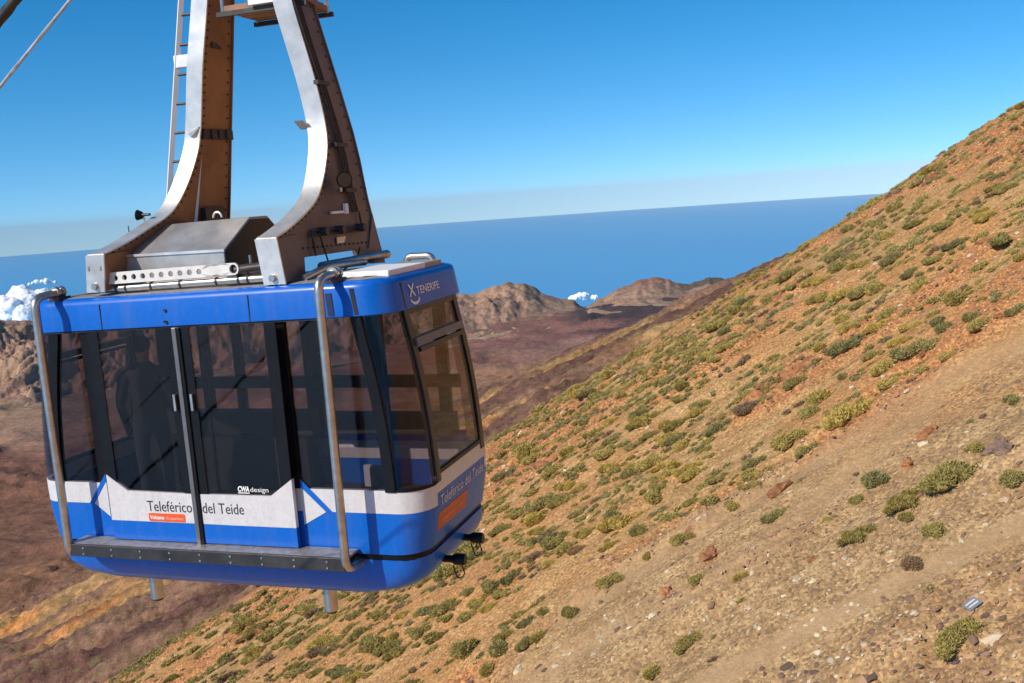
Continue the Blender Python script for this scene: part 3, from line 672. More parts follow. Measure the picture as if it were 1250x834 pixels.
# loose gravel
m, t, p = new_mat('gravel_stones'); at = _n(t, 'ShaderNodeAttribute', attribute_name='tint'); sp = _n(t, 'ShaderNodeSeparateColor'); t.links.new(at.outputs['Color'], sp.inputs[0])
t.links.new(ramp(t, sp.outputs[0], [(0, (0.09, 0.065, 0.06)), (0.3, (0.2, 0.125, 0.09)), (0.6, (0.33, 0.19, 0.11)), (0.85, (0.45, 0.27, 0.15)), (1, (0.6, 0.48, 0.34))]), p.inputs['Base Color']); p.inputs['Roughness'].default_value = 0.95; p.inputs['Specular IOR Level'].default_value = 0.1
GP = []
for k in range(8):
    me = rock_mesh(70 + k, 0.65, 1); V = np.array([v.co[:] for v in me.vertices]); Fc = np.array([list(q.vertices) for q in me.polygons]); GP.append((V, Fc, np.zeros(len(V))))
N2 = 230000; x2 = cand.uniform(-50, 62, N2); y2 = cand.uniform(24, 100, N2); z2 = hill(x2, y2); p2x, p2y = project(np.stack([x2, y2, z2], -1)); s2 = scree_mask(x2, y2, z2)
near = np.maximum(seg_mask(x2, y2, [(p_[0] + 3.0, p_[1] - 4.0) for p_ in PATH1], 1.5, 5.0), 0)
pm2 = np.maximum(seg_mask(x2, y2, PATH1, 0.3, 0.9), 0.7 * seg_mask(x2, y2, PATH2, 0.3, 1.2))
clump = sstep(0.4, 0.62, fbm(AL(x2, y2) / 5, AC(x2, y2) / 2, 4, 601))
lowr = sstep(-20, 60, p2y - np.interp(p2x, [860, 985, 1090, 1180, 1250], [850, 785, 733, 690, 655])) * sstep(860, 960, p2x)
pr = (0.07 + 0.22 * s2 * clump + 0.9 * lowr) * (1 - pm2) + 0.3 * rockmask(x2, y2)
kk = np.nonzero((p2x > -20) & (p2x < 1270) & (p2y > 100) & (p2y < 850) & (cand.random(N2) < pr))[0][:20000]
items = []
for i in kk:
    w = float(np.clip(cand.lognormal(-2.15, 0.55), 0.05, 0.6)) * (1.2 if lowr[i] > 0.5 else 1.0); items.append((random.randrange(8), x2[i], y2[i], z2[i], w, w * 0.8, w * 0.8, random.uniform(0, 6.28), float(np.clip(cand.normal(0.55, 0.3), 0.12, 1)), 0))
gm = scatter_mesh('gravel', GP, items, [m])
tag(link(bpy.data.objects.new('gravel', gm)), 'loose grey and orange gravel strewn over the scree', kind='stuff')

# ---- the small grey board lying by the path
q, _ = ground_at(1187, 741); bx, by, bz = q[0]
board = empty('grey_board', (bx, by, bz)); tag(board, 'small grey board with two white bars lying beside the path', 'board')
seat(board, bx, by, (0.78, 0.78, 0.78), FALL + math.pi + 0.1, 1.0, -0.08)
MB().box((-0.36, -0.26, 0), (0.36, 0.26, 0.06)).build('panel', simple('board_grey', (0.2, 0.205, 0.23), 0.7), board, bevel=0.012)
for yy_ in (-0.09, 0.1): MB().box((-0.26, yy_ - 0.035, 0.0605), (0.26, yy_ + 0.035, 0.072)).build('white_bar', simple('board_white', (0.62, 0.62, 0.6), 0.6, var=0.1), board)
for xx_ in (-0.3, 0.3): MB().box((xx_ - 0.03, -0.2, -0.16), (xx_ + 0.03, 0.2, -0.001)).build('foot', simple('board_foot', (0.16, 0.15, 0.15), 0.7), board)
# ================================================================== THE CABLE CAR
CAB_O = (-3.008, 9.1155, -3.035); CAB_T = R(18.4)
car = empty('cable_car', CAB_O, -CAB_T)
tag(car, 'blue and white cable car cabin hanging from a riveted metal hanger over the slope', 'cable car')
def painted(name, col, rough, dirt=0.12, dirtcol=(0.3, 0.27, 0.25), scale=2.2):
    m, t, p = new_mat(name); tcn = _n(t, 'ShaderNodeTexCoord')
    f = noise_n(t, tcn.outputs['Object'], scale, 8, 0.7, 0.3); g = noise_n(t, tcn.outputs['Object'], 24, 4, 0.6)
    k = ramp(t, f, [(0.5, (0, 0, 0)), (0.78, (dirt,) * 3)])
    c = mixc(t, k, col, dirtcol); c = mixc(t, 1.0, c, ramp(t, g, [(0.35, (0.93,) * 3), (0.7, (1.06,) * 3)]), 'MULTIPLY')
    mp = _n(t, 'ShaderNodeMapping'); mp.inputs['Scale'].default_value = (9, 9, 0.7); t.links.new(tcn.outputs['Object'], mp.inputs[0])
    c = mixc(t, ramp(t, noise_n(t, mp.outputs[0], 1.0, 5, 0.65), [(0.5, (0, 0, 0)), (0.75, (0.22,) * 3)]), c, dirtcol)
    t.links.new(c, p.inputs['Base Color'])
    rr = _n(t, 'ShaderNodeMapRange'); rr.inputs['To Min'].default_value = rough; rr.inputs['To Max'].default_value = rough + 0.22; t.links.new(f, rr.inputs['Value']); t.links.new(rr.outputs[0], p.inputs['Roughness'])
    p.inputs['Coat Weight'].default_value = 0.12; p.inputs['Coat Roughness'].default_value = 0.1; p.inputs['Specular IOR Level'].default_value = 0.3
    t.links.new(bump(t, noise_n(t, tcn.outputs['Object'], 1.4, 3), 0.25, 0.02), p.inputs['Normal'])
    return m
M_BLUE = painted('blue_paint', (0.001, 0.115, 0.53), 0.26, 0.07, (0.12, 0.16, 0.3))
M_WHITE = painted('white_paint', (0.62, 0.61, 0.62), 0.32)
M_ORANGE = painted('orange_print', (0.75, 0.1, 0.015), 0.4, 0.04)
M_BLACK = simple('black_rubber', (0.008, 0.008, 0.01), 0.3, var=0.3, spec=0.18)
M_TRIM = simple('dark_grey_frame', (0.03, 0.028, 0.028), 0.3, var=0.25, spec=0.3)
M_STEEL = simple('brushed_steel', (0.48, 0.45, 0.41), 0.34, 0.9, var=0.2, scale=9, bmp=0.002)
M_ALU = simple('galvanised_metal', (0.66, 0.64, 0.61), 0.42, 0.68, var=0.22, scale=3.5, bmp=0.004)
M_WEB = simple('weathered_plate', (0.33, 0.17, 0.09), 0.45, 0.35, scale=1.6, bmp=0.006, col2=(0.16, 0.08, 0.05))
M_IRON = simple('dark_iron', (0.05, 0.043, 0.04), 0.5, 0.4, var=0.4, scale=12)
M_STEP = simple('step_dark', (0.075, 0.07, 0.066), 0.42, 0.5, scale=5, bmp=0.01, col2=(0.035, 0.033, 0.033))
M_TREAD = simple('step_tread', (0.36, 0.34, 0.32), 0.5, 0.5, var=0.35, scale=14, bmp=0.006)
M_INK = simple('dark_print', (0.03, 0.03, 0.035), 0.5, var=0.05)
M_PRINT = simple('white_print', (0.8, 0.8, 0.8), 0.5, var=0.04)
M_PRINTG = simple('pale_print', (0.62, 0.64, 0.68), 0.5, var=0.04)
M_ROOF = simple('roof_deck', (0.33, 0.31, 0.29), 0.5, 0.3, var=0.25, scale=4, bmp=0.004)
M_FLOOR = simple('floor_mat', (0.045, 0.043, 0.043), 0.7, var=0.3, scale=30)
M_DARKIN = simple('dark_interior', (0.025, 0.024, 0.026), 0.6, var=0.2)
def glass_mat(name, tint, refl=0.07):
    m = bpy.data.materials.new(name); m.use_nodes = True; t = m.node_tree; t.nodes.clear()
    o = _n(t, 'ShaderNodeOutputMaterial'); tr = _n(t, 'ShaderNodeBsdfTransparent'); gl = _n(t, 'ShaderNodeBsdfGlossy'); mxs = _n(t, 'ShaderNodeMixShader'); lw = _n(t, 'ShaderNodeLayerWeight'); pw = _n(t, 'ShaderNodeMath', operation='POWER'); pw.inputs[1].default_value = 4.5; fr = _n(t, 'ShaderNodeMath', operation='MULTIPLY_ADD'); fr.inputs[1].default_value = 0.6; fr.inputs[2].default_value = 0.022; lw.inputs[0].default_value = 0.5; t.links.new(lw.outputs['Facing'], pw.inputs[0]); t.links.new(pw.outputs[0], fr.inputs[0])
    tr.inputs[0].default_value = (*tint, 1); gl.inputs['Roughness'].default_value = 0.03; gl.inputs[0].default_value = (0.9, 0.9, 0.9, 1)
    tcn = _n(t, 'ShaderNodeTexCoord'); nb = bump(t, noise_n(t, tcn.outputs['Object'], 1.3, 2), 0.12, 0.02); t.links.new(nb, gl.inputs['Normal'])
    t.links.new(fr.outputs[0], mxs.inputs[0]); t.links.new(tr.outputs[0], mxs.inputs[1]); t.links.new(gl.outputs[0], mxs.inputs[2]); t.links.new(mxs.outputs[0], o.inputs['Surface'])
    return m
M_GLASS = glass_mat('tinted_glass', (0.7, 0.66, 0.67))

AC0, RC, WD = 0.10, 0.28, 1.84
_ZL = [-0.12, 0, 0.28, 0.5, 1.0, 1.5, 2.05, 2.42]; _LL = [2.06, 2.12, 2.165, 2.165, 2.14, 2.08, 1.97, 1.92]
_zz = np.linspace(-0.12, 2.42, 200); _ll = np.interp(_zz, _ZL, _LL); _ll = np.convolve(np.pad(_ll, 20, 'edge'), np.ones(41) / 41, 'valid')
def LZ(z): return float(np.interp(z, _zz, _ll))
def zsh(a, z): return z + 0.02 * (a - AC0) * float(sstep(0.6, 2.0, z))
def stA(a): return lambda z: ((a, 0.0), (0.0, -1.0))
def stN(d): return lambda z: ((AC0 + LZ(z) - RC - d, 0.0), (0.0, -1.0))
def stF(a): return lambda z: ((a, WD), (0.0, 1.0))
def stS(s):
    def f(z):
        L = LZ(z) - RC; k = int(math.floor(s)) % 8; u = s - math.floor(s)
        if k == 0: return ((AC0 - L + 2 * L * u, 0.0), (0, -1))
        if k == 2: return ((AC0 + L + RC, RC + (WD - 2 * RC) * u), (1, 0))
        if k == 4: return ((AC0 + L - 2 * L * u, WD), (0, 1))
        if k == 6: return ((AC0 - L - RC, WD - RC - (WD - 2 * RC) * u), (-1, 0))
        c = {1: (AC0 + L, RC, -90), 3: (AC0 + L, WD - RC, 0), 5: (AC0 - L, WD - RC, 90), 7: (AC0 - L, RC, 180)}[k]
        g = R(c[2] + 90 * u); n = (math.cos(g), math.sin(g)); return ((c[0] + RC * n[0], c[1] + RC * n[1]), n)
    return f
def S(*r):                                       # stations from s0 to s1 with arcs subdivided
    s0, s1 = r; out = [s0]; k = math.floor(s0 + 1e-9)
    while True:
        steps = 7 if k % 2 else 2
        for j in range(1, steps + 1):
            v = k + j / steps
            if v <= s0 + 1e-6: continue
            if v >= s1 - 1e-6: out.append(s1); return [stS(x) for x in out]
            out.append(v)
        k += 1
def P3(st, z, off):
    (a, b), (na, nb) = st(z); a2, b2 = a + na * off, b + nb * off
    return (a2, b2, zsh(a2, z))
def patch(name, sts, z0, z1, off, th, mat, parent=None, nz=8, closed=False):
    z0f = z0 if callable(z0) else (lambda i: z0); z1f = z1 if callable(z1) else (lambda i: z1)
    n = len(sts); V = []; 
    for o in (off, off - th):
        for i, st in enumerate(sts):
            for k in range(nz + 1): V.append(P3(st, z0f(i) + (z1f(i) - z0f(i)) * k / nz, o))
    c = nz + 1; h = n * c; Fo = []; Fe = []
    for i in range(n if closed else n - 1):
        j = (i + 1) % n
        for k in range(nz):
            Fo.append((i * c + k, j * c + k, j * c + k + 1, i * c + k + 1)); Fo.append((h + i * c + k, h + i * c + k + 1, h + j * c + k + 1, h + j * c + k))
        Fe.append((i * c, h + i * c, h + j * c, j * c)); Fe.append((i * c + nz, j * c + nz, h + j * c + nz, h + i * c + nz))
    if not closed:
        for i in (0, n - 1):
            for k in range(nz): Fe.append((i * c + k, i * c + k + 1, h + i * c + k + 1, h + i * c + k))
    b = MB(); b.add(V, Fo, True); b.add(V, Fe)
    return b.build(name, mat, parent if parent is not None else car)
DK = lambda d: 1.0 if d > -0.045 else (7.7 + d) / 7.7           # measured on the wall plane, carried out to the door plane
def DM(a, z, d): k = DK(d); return (5.73 + (a - 5.73) * k, 3.035 + (z - 3.035) * k)
def sheet(name, poly, b0, b1, mat, parent, bevel=0.0):
    if b0 < -0.06: poly = [DM(a, z, -0.095) for a, z in poly]
    """flat panel in the near face: poly of (a, z), from depth b0 (near) to b1"""
    return MB().prism(poly, lambda a, z, d: (a, d, zsh(a, z)), b0, b1).build(name, mat, parent, bevel=bevel)

DA0, DA1, DJ = -1.155, 0.93, -0.13
ring = [stA(DA1 + 0.0)] + S(1, 4.2) + S(4.8, 8) + [stA(DA0)]
# lower body, belt, all round except the doorway
body = patch('lower_body', ring, -0.10, 0.285, 0.0, 0.05, M_BLUE, nz=6)
belt_r = patch('belt_panel', [stA(DA1)] + S(1, 2), 0.287, 0.50, 0.0, 0.05, M_WHITE, nz=3)
belt_l = patch('belt_panel', S(7, 8) + [stA(DA0)], 0.287, 0.50, 0.0, 0.05, M_WHITE, nz=3)
patch('belt_panel', S(4, 5), 0.287, 0.50, 0.0, 0.05, M_WHITE, nz=3)
def end_face(s, lettering):
    e = patch('end_panel', S(s, s + 1), 0.287, 0.40, 0.0, 0.05, M_BLUE, nz=2)
    patch('end_belt', S(s, s + 1), 0.402, 0.56, 0.0, 0.05, M_WHITE, nz=2)
    for k in (s - 1, s + 1): patch('corner_belt', S(k, k + 1), 0.287, 0.50, 0.0, 0.05, M_WHITE, nz=3) if k in (3, 5) else None
    w = patch('end_window', S(s + 0.07, s + 0.93), 0.60, 1.70, -0.004, 0.012, M_GLASS, nz=10)
    patch('window_frame', S(s, s + 0.07), 0.50, 2.05, 0.012, 0.06, M_TRIM, w); patch('window_frame', S(s + 0.93, s + 1), 0.50, 2.05, 0.012, 0.06, M_TRIM, w)
    patch('window_frame', S(s + 0.07, s + 0.93), 0.562, 0.60, 0.010, 0.05, M_BLACK, w, nz=1)
    h = patch('hopper_window', S(s + 0.07, s + 0.93), 1.79, 2.0, -0.004, 0.012, M_GLASS, nz=3)
    patch('hopper_frame', S(s + 0.07, s + 0.93), 2.0, 2.05, 0.010, 0.05, M_TRIM, h, nz=1)
    patch('window_bar', S(s + 0.05, s + 0.95), 1.72, 1.79, 0.035, 0.08, simple('grey_bar', (0.13, 0.125, 0.13), 0.4), h, nz=2)
    patch('hopper_rail', S(s + 0.09, s + 0.91), 1.66, 1.70, 0.03, 0.03, M_TRIM, h, nz=1)
end_face(2, True); end_face(6, False)
# side and corner windows, near and far, with their pillars
for (p0, p1, q0, q1) in (([stA(DA1 + 0.10), stN(0.10)], 'r', None, None),):
    wr = patch('side_window', [stA(DA1 + 0.09), stN(0.10)], 0.502, 2.05, -0.006, 0.012, M_GLASS)
    patch('corner_pillar', [stN(0.10), stN(0.05), stN(0.0)], 0.49, 2.05, 0.014, 0.06, M_BLACK, wr)
    patch('side_frame', [stA(DA1 - 0.02), stA(DA1 + 0.09)], 0.502, 2.05, 0.004, 0.05, M_BLACK, wr)
    wc = patch('corner_window', [stN(0.0)] + S(1.0, 2.0), 0.502, 2.05, -0.006, 0.012, M_GLASS, nz=12)
    patch('window_seal', [stN(0.0)] + S(1.0, 2.0), 0.49, 0.515, 0.006, 0.02, M_BLACK, wc, nz=1)
def neg(d): return lambda z: ((AC0 - LZ(z) + RC + d, 0.0), (0.0, -1.0))
wl = patch('side_window', [neg(0.10), stA(DA0 - 0.09)], 0.502, 2.05, -0.006, 0.012, M_GLASS)
patch('corner_pillar', [neg(0.0), neg(0.10)], 0.49, 2.05, 0.014, 0.06, M_BLACK, wl)
patch('side_frame', [stA(DA0 - 0.09), stA(DA0 + 0.02)], 0.502, 2.05, 0.004, 0.05, M_BLACK, wl)
patch('corner_window', S(7.0, 8.0), 0.502, 2.05, -0.006, 0.012, M_GLASS, nz=12)
for s in (3, 5): patch('corner_window', S(s, s + 1), 0.502, 2.05, -0.006, 0.012, M_GLASS, nz=12)
fa = [-1.72, -1.16, -0.72, 0.22, 1.0, 1.78]; fw = [0.13, 0.12, 0.10, 0.19, 0.14, 0.13]
for k, (a, w) in enumerate(zip(fa, fw)):
    patch('far_pillar', [stF(a + w / 2), stF(a - w / 2)], 0.49, 2.05, 0.006, 0.06, M_BLACK, nz=2)
for k in range(len(fa) - 1): patch('far_window', [stF(fa[k + 1] - fw[k + 1] / 2), stF(fa[k] + fw[k] / 2)], 0.502, 2.05, -0.006, 0.012, M_GLASS, nz=2)
# roof
def ring_loft(name, rings, mat, cap_top=False, cap_bot=False, parent=None, n_s=None):
    sts = [stS(x) for x in sorted(set([round(k + j / (10 if k % 2 else 4), 4) for k in range(8) for j in range(10 if k % 2 else 4)]))]
    V = []; n = len(sts)
    for (z, off) in rings: V += [P3(st, z, off) for st in sts]
    b = MB(); b.add(V, [(i * n + k, i * n + (k + 1) % n, (i + 1) * n + (k + 1) % n, (i + 1) * n + k) for i in range(len(rings) - 1) for k in range(n)], True)
    if cap_top: b.f.append(tuple((len(rings) - 1) * n + k for k in range(n))); b.sm.append(False)
    if cap_bot: b.f.append(tuple(reversed(range(n)))); b.sm.append(False)
    return b.build(name, mat, parent if parent is not None else car)
roof = ring_loft('roof', [(2.10, -0.06), (2.052, -0.05), (2.05, 0.02), (2.058, 0.034), (2.30, 0.03), (2.335, 0.018), (2.355, -0.01), (2.365, -0.06)], M_BLUE)
ring_loft('roof_deck', [(2.352, -0.055), (2.368, -0.075), (2.378, -0.16), (2.39, -0.5)], M_ROOF, cap_top=True, parent=roof)
ring_loft('ceiling', [(2.10, -0.055), (2.12, -0.4)], M_DARKIN, cap_top=True, parent=roof)
for a in (-0.94, 0.70): sheet('roof_seam', [(a - 0.004, 2.06), (a + 0.004, 2.06), (a + 0.004, 2.3), (a - 0.004, 2.3)], -0.0375, -0.03, M_TRIM, roof)
for z in (2.09, 2.2): MB().tube([(-0.2, -0.046, z), (-0.2, -0.03, z)], 0.016, 10).build('roof_bolt', M_IRON, roof)
MB().tube([(-0.21, -0.06, 2.1), (-0.21, -0.035, 2.1)], 0.008).build('roof_bolt', M_IRON, roof)
sheet('dark_roof_strip', [(1.50, 2.07), (1.56, 2.07), (1.545, 2.27), (1.485, 2.27)], -0.040, -0.031, simple('dark_navy', (0.008, 0.02, 0.08), 0.5), roof)  # slanted dark navy strip on the roof band beside the right tube
for s in (1.0, 2.0): patch('roof_joint', [stS(s - 0.01), stS(s + 0.01)], 2.07, 2.30, 0.0375, 0.01, M_TRIM, roof, nz=2)
# floor, buffer strip and hull
fl_s = [stS(x / 4) for x in range(32)]
b = MB(); b.add([P3(st, 0.0, -0.06) for st in fl_s] + [P3(st, -0.05, -0.06) for st in fl_s], [tuple(range(32)), tuple(reversed(range(32, 64)))]); b.build('floor', M_FLOOR, car, fix=False)
patch('buffer_strip', S(0, 7.999), -0.165, -0.102, -0.02, 0.05, M_BLACK, nz=1, closed=False)
def hull():
    rings = [(2.085, 0.015, -0.160), (2.085, 0.02, -0.27), (2.04, 0.035, -0.37), (1.92, 0.07, -0.46), (1.68, 0.13, -0.53), (1.35, 0.22, -0.575), (0.8, 0.42, -0.60)]
    V = []; n = 0
    for (L, ins, z) in rings:
        rc = 0.3; pts = []
        for (sa, sb, g0) in ((1, 0, -90), (1, 1, 0), (-1, 1, 90), (-1, 0, 180)):
            ca = AC0 + sa * (L - rc); cb = (WD - ins - rc) if sb else (ins + rc)
            pts += [(ca + rc * math.cos(R(g0 + 90 * j / 6)), cb + rc * math.sin(R(g0 + 90 * j / 6)), z) for j in range(7)]
        # extra points along the long sides keep the sweep smooth
        n = len(pts); V += pts
    b = MB(); b.add(V, [(i * n + k, i * n + (k + 1) % n, (i + 1) * n + (k + 1) % n, (i + 1) * n + k) for i in range(len(rings) - 1) for k in range(n)], True)
    b.f.append(tuple((len(rings) - 1) * n + k for k in range(n))); b.sm.append(False)
    b.f.append(tuple(range(n))); b.sm.append(False)
    return b.build('hull', M_BLUE, car)
hl = hull()
for a, bb in ((-0.99, 0.32), (1.03, 0.32)):
    b = MB().tube([(a, bb, -0.50), (a, bb, -0.82)], 0.065, 20); g = b.build('guide_post', M_STEEL, car)
    MB().tube([(a, bb, -0.50), (a, bb, -0.57)], 0.072, 20).build('post_collar', M_BLUE, g)
    MB().tube([(a, bb, -0.822), (a, bb, -0.845)], 0.05, 16).build('post_tip', M_IRON, g)
MB().tube([(0.18, 0.4, -0.55), (0.18, 0.4, -0.66)], [0.05, 0.03], 12).build('drain_plug', M_IRON, car)
for bb, z in ((0.55, -0.33), (1.05, -0.30)):
    b = MB().tube([(1.9, bb, z), (2.28, bb, z + 0.0)], 0.035, 12); k = b.build('buffer_arm', M_BLACK, car)
    MB().tube([(2.24, bb, z), (2.27, bb, z), (2.36, bb, z), (2.375, bb, z)], [0.04, 0.055, 0.055, 0.045], 16).build('buffer_head', M_BLACK, k)
    MB().tube(fillet([(2.33, bb, z - 0.05), (2.36, bb, z - 0.15), (2.28, bb, z - 0.2), (2.24, bb, z - 0.06)], 0.04), 0.006, 6).build('buffer_wire', M_BLACK, k)
# doors
def door(x0, x1, peak):
    d0, d1 = -0.095, -0.05
    if peak < 0: wpoly = [(x0, 0.118), (x1, 0.118), (x1, 0.413), (x0 + 0.235, 0.425), (x0, 0.585)]; gpoly = [(x0, 0.590), (x0 + 0.235, 0.430), (x1, 0.418), (x1, 2.035), (x0, 2.035)]
    else: wpoly = [(x0, 0.118), (x1, 0.112), (x1, 0.585), (x1 - 0.24, 0.417), (x0, 0.413)]; gpoly = [(x0, 0.418), (x1 - 0.24, 0.422), (x1, 0.590), (x1, 2.035), (x0, 2.035)]
    dr = sheet('door', [(x0, -0.075), (x1, -0.075), (x1, 0.116), (x0, 0.116)], d0, d1, M_BLUE, car)
    sheet('door_belt', wpoly, d0, d1, M_WHITE, dr)
    sheet('door_window', gpoly, -0.082, -0.070, M_GLASS, dr)
    xa, xb = (x0, x0 + 0.115) if peak < 0 else (x1 - 0.13, x1)
    zc = 0.512 if peak < 0 else 0.505
    sheet('door_frame', [(x0, 0.592), (x0 + 0.115, zc), (x0 + 0.115, 2.035), (x0, 2.035)] if peak < 0 else [(x1 - 0.12, zc), (x1, 0.592), (x1, 2.035), (x1 - 0.12, 2.035)], -0.093, -0.0845, M_BLACK, dr)
    xi = (x1 - 0.09, x1) if peak < 0 else (x0, x0 + 0.09)
    sheet('door_frame', [(xi[0], 0.42), (xi[1], 0.42), (xi[1], 2.035), (xi[0], 2.035)], -0.093, -0.0845, M_BLACK, dr)
    xh = x1 - 0.05 if peak < 0 else x0 + 0.05
    sheet('door_handle', [(xh - 0.012, 1.24), (xh + 0.012, 1.24), (xh + 0.012, 1.4), (xh - 0.012, 1.4)], -0.125, -0.1, M_STEEL, dr)
    return dr
dL = door(DA0, DJ - 0.045, -1); dR = door(DJ + 0.045, DA1, 1)
DJ = DM(DJ, 0, -0.095)[0]
jb = MB().box((DJ - 0.042, -0.115, -0.055), (DJ + 0.005, -0.06, 2.045)).build('door_edge', simple('edge_alu', (0.2, 0.19, 0.185), 0.4, 0.7), dL, bevel=0.006)
MB().box((DJ + 0.008, -0.11, -0.055), (DJ + 0.042, -0.06, 2.045)).build('door_edge', M_BLACK, dR, bevel=0.006)
sheet('door_track', [(DA0 - 0.45, 2.038), (DA1 + 0.45, 2.038), (DA1 + 0.45, 2.048), (DA0 - 0.45, 2.048)], -0.03, -0.004, M_TRIM, roof)
# the zig-zag arrows beside the doors
for sgn, xe, tip in ((1, DA1, 1.275), (-1, DA0, -1.345)):
    x1 = xe + sgn * 0.095 if sgn > 0 else xe - 0.004
    sheet('arrow_print', [(x1, 0.515), (tip - sgn * 0.012, 0.285), (x1, 0.155)], -0.006, -0.0005, M_WHITE, belt_r if sgn > 0 else belt_l)
    sheet('stripe_print', [(x1, 0.595), (x1, 0.52), (tip - sgn * 0.01, 0.288), (tip + sgn * 0.05, 0.288)] if True else [], -0.0065, -0.0005, M_BLUE, belt_r if sgn > 0 else belt_l)
# lettering
def text_mesh(body, bold=0.0, shear=0.0):
    cu = bpy.data.curves.new('lettering', 'FONT'); cu.body = body; cu.size = 1.0; cu.offset = bold; cu.shear = shear; cu.resolution_u = 3
    o = bpy.data.objects.new('lettering', cu); COL.objects.link(o); dg = bpy.context.evaluated_depsgraph_get(); me = bpy.data.meshes.new_from_object(o.evaluated_get(dg))
    V = np.array([v.co[:2] for v in me.vertices]); Fc = [tuple(p.vertices) for p in me.polygons]
    bpy.data.objects.remove(o); bpy.data.curves.remove(cu); bpy.data.meshes.remove(me); return V, Fc
def letters(body, x0, x1, base, cap, fn, mat, parent, bold=0.0, shear=0.0, name='lettering'):
    """fn(u, v) places a point u along and v up; cap is the height of a capital"""
    V, Fc = text_mesh(body, bold, shear); lo, hi = V[:, 0].min(), V[:, 0].max()
    b = MB(); b.add([fn(x0 + (x - lo) / (hi - lo) * (x1 - x0), base + y / 0.69 * cap) for x, y in V], Fc); return b.build(name, mat, parent, fix=False)
face = lambda d: (lambda a, z: (DM(a, z, -0.095)[0], d, zsh(*DM(a, z, -0.095))))
letters('Teleférico', -0.71, -0.195, 0.228, 0.105, face(-0.0975), M_INK, dL)
letters('del Teide', -0.075, 0.385, 0.228, 0.105, face(-0.0975), M_INK, dR)
def rrect(x0, x1, z0, z1, r=0.015):
    return [(cx + r * math.cos(R(g)), cz + r * math.sin(R(g))) for cx, cz, g0 in ((x1 - r, z0 + r, -90), (x1 - r, z1 - r, 0), (x0 + r, z1 - r, 90), (x0 + r, z0 + r, 180)) for g in (g0, g0 + 30, g0 + 60, g0 + 90)]
bd = sheet('badge', rrect(-0.705, -0.285, 0.125, 0.207), -0.0985, -0.0945, M_ORANGE, dL)
letters('Volcano', -0.69, -0.525, 0.148, 0.038, face(-0.1), M_PRINT, bd, 0.025)
letters('life experience', -0.505, -0.305, 0.148, 0.030, face(-0.1), simple('peach_print', (0.85, 0.5, 0.35), 0.5), bd)
letters('CWA', 0.345, 0.47, 0.455, 0.05, face(-0.0965), M_PRINT, dR, 0.045, 0.15)
letters('design', 0.48, 0.675, 0.455, 0.045, face(-0.0965), M_PRINT, dR)
sheet('underline_print', [(0.345, 0.437), (0.47, 0.437), (0.47, 0.446), (0.345, 0.446)], -0.0975, -0.0955, M_PRINT, dR)
endp = [o for o in car.children if o.name.startswith('end_panel')][0]
eface = lambda d: (lambda b_, z: (AC0 + LZ(z) + d, b_, zsh(AC0 + LZ(z), z)))
letters('Teleférico del Teide', 0.34, 1.5, 0.262, 0.10, eface(0.006), M_PRINTG, endp)
ob = MB(); ob.prism([(0.31, 0.03), (1.06, 0.03), (1.06, 0.205), (0.31, 0.205)], lambda u, v, d: (AC0 + LZ(v) + d, u, v), 0.0035, 0.0)
bo = ob.build('end_badge', painted('shaded_orange_print', (0.5, 0.1, 0.03), 0.4, 0.1), endp); letters('Volcano', 0.36, 0.66, 0.09, 0.06, eface(0.0055), simple('coral_print', (0.8, 0.25, 0.12), 0.5), bo, 0.02)  # duller copy of the badge orange, with the end face's shade in its colour
letters('life experience', 0.68, 1.0, 0.09, 0.045, eface(0.0055), simple('coral_print2', (0.75, 0.28, 0.15), 0.5), bo)
rface = lambda d: (lambda b_, z: (AC0 + LZ(z) + 0.034 + d, b_, zsh(AC0 + LZ(z), z)))
letters('TENERIFE', 0.58, 1.12, 2.16, 0.07, rface(0.006), M_PRINT, roof, 0.01)
letters('X', 0.40, 0.55, 2.155, 0.11, rface(0.006), M_PRINT, roof, 0.015)
arc = [(0.51 + 0.11 * math.cos(g), 2.14 + 0.065 * math.sin(g)) for g in np.linspace(R(190), R(350), 10)]; arc2 = [(0.51 + 0.088 * math.cos(g), 2.14 + 0.04 * math.sin(g)) for g in np.linspace(R(350), R(190), 10)]
b = MB(); n = len(arc); b.add([rface(0.006)(*q) for q in arc + arc2[::-1]], [(k, k + 1, n + k + 1, n + k) for k in range(n - 1)]); b.build('smile_print', M_PRINT, roof, fix=False)
# step and guard tubes
st = MB().box((-1.48, -0.265, -0.175), (1.54, -0.235, -0.05)).build('step', M_STEP, car, bevel=0.006)
MB().box((-1.48, -0.234, -0.07), (1.56, -0.02, -0.048)).build('tread', M_TREAD, st)
MB().box((-1.46, -0.234, -0.15), (1.52, -0.02, -0.115)).build('step_bracket', M_IRON, st)
for k in range(9):
    for z in (-0.085, -0.145): MB().tube([(-1.31 + k * 0.335, -0.272, z), (-1.31 + k * 0.335, -0.263, z)], 0.010, 8).build('step_bolt', M_STEEL, st)
for a in (-1.495, 1.55):
    dz = 0.02 * (a - AC0)
    g = MB().tube(fillet([(a, 0.12, 2.44 + dz), (a, -0.25, 2.41 + dz), (a, -0.25, -0.16), (a + (0.0 if a < 0 else 0.02), 0.02, -0.18)], 0.11, 7), 0.041, 16).build('guard_tube', M_STEEL, car)
    for bb in (0.03, 0.10): MB().tube([(a - 0.0, bb - 0.02, 2.44 + dz), (a, bb + 0.02, 2.44 + dz)], 0.056, 14).build('tube_clamp', M_STEEL, g)
    MB().box((a - 0.06, 0.0, 2.33 + dz), (a + 0.06, 0.16, 2.395 + dz)).build('tube_bracket', M_IRON, g)
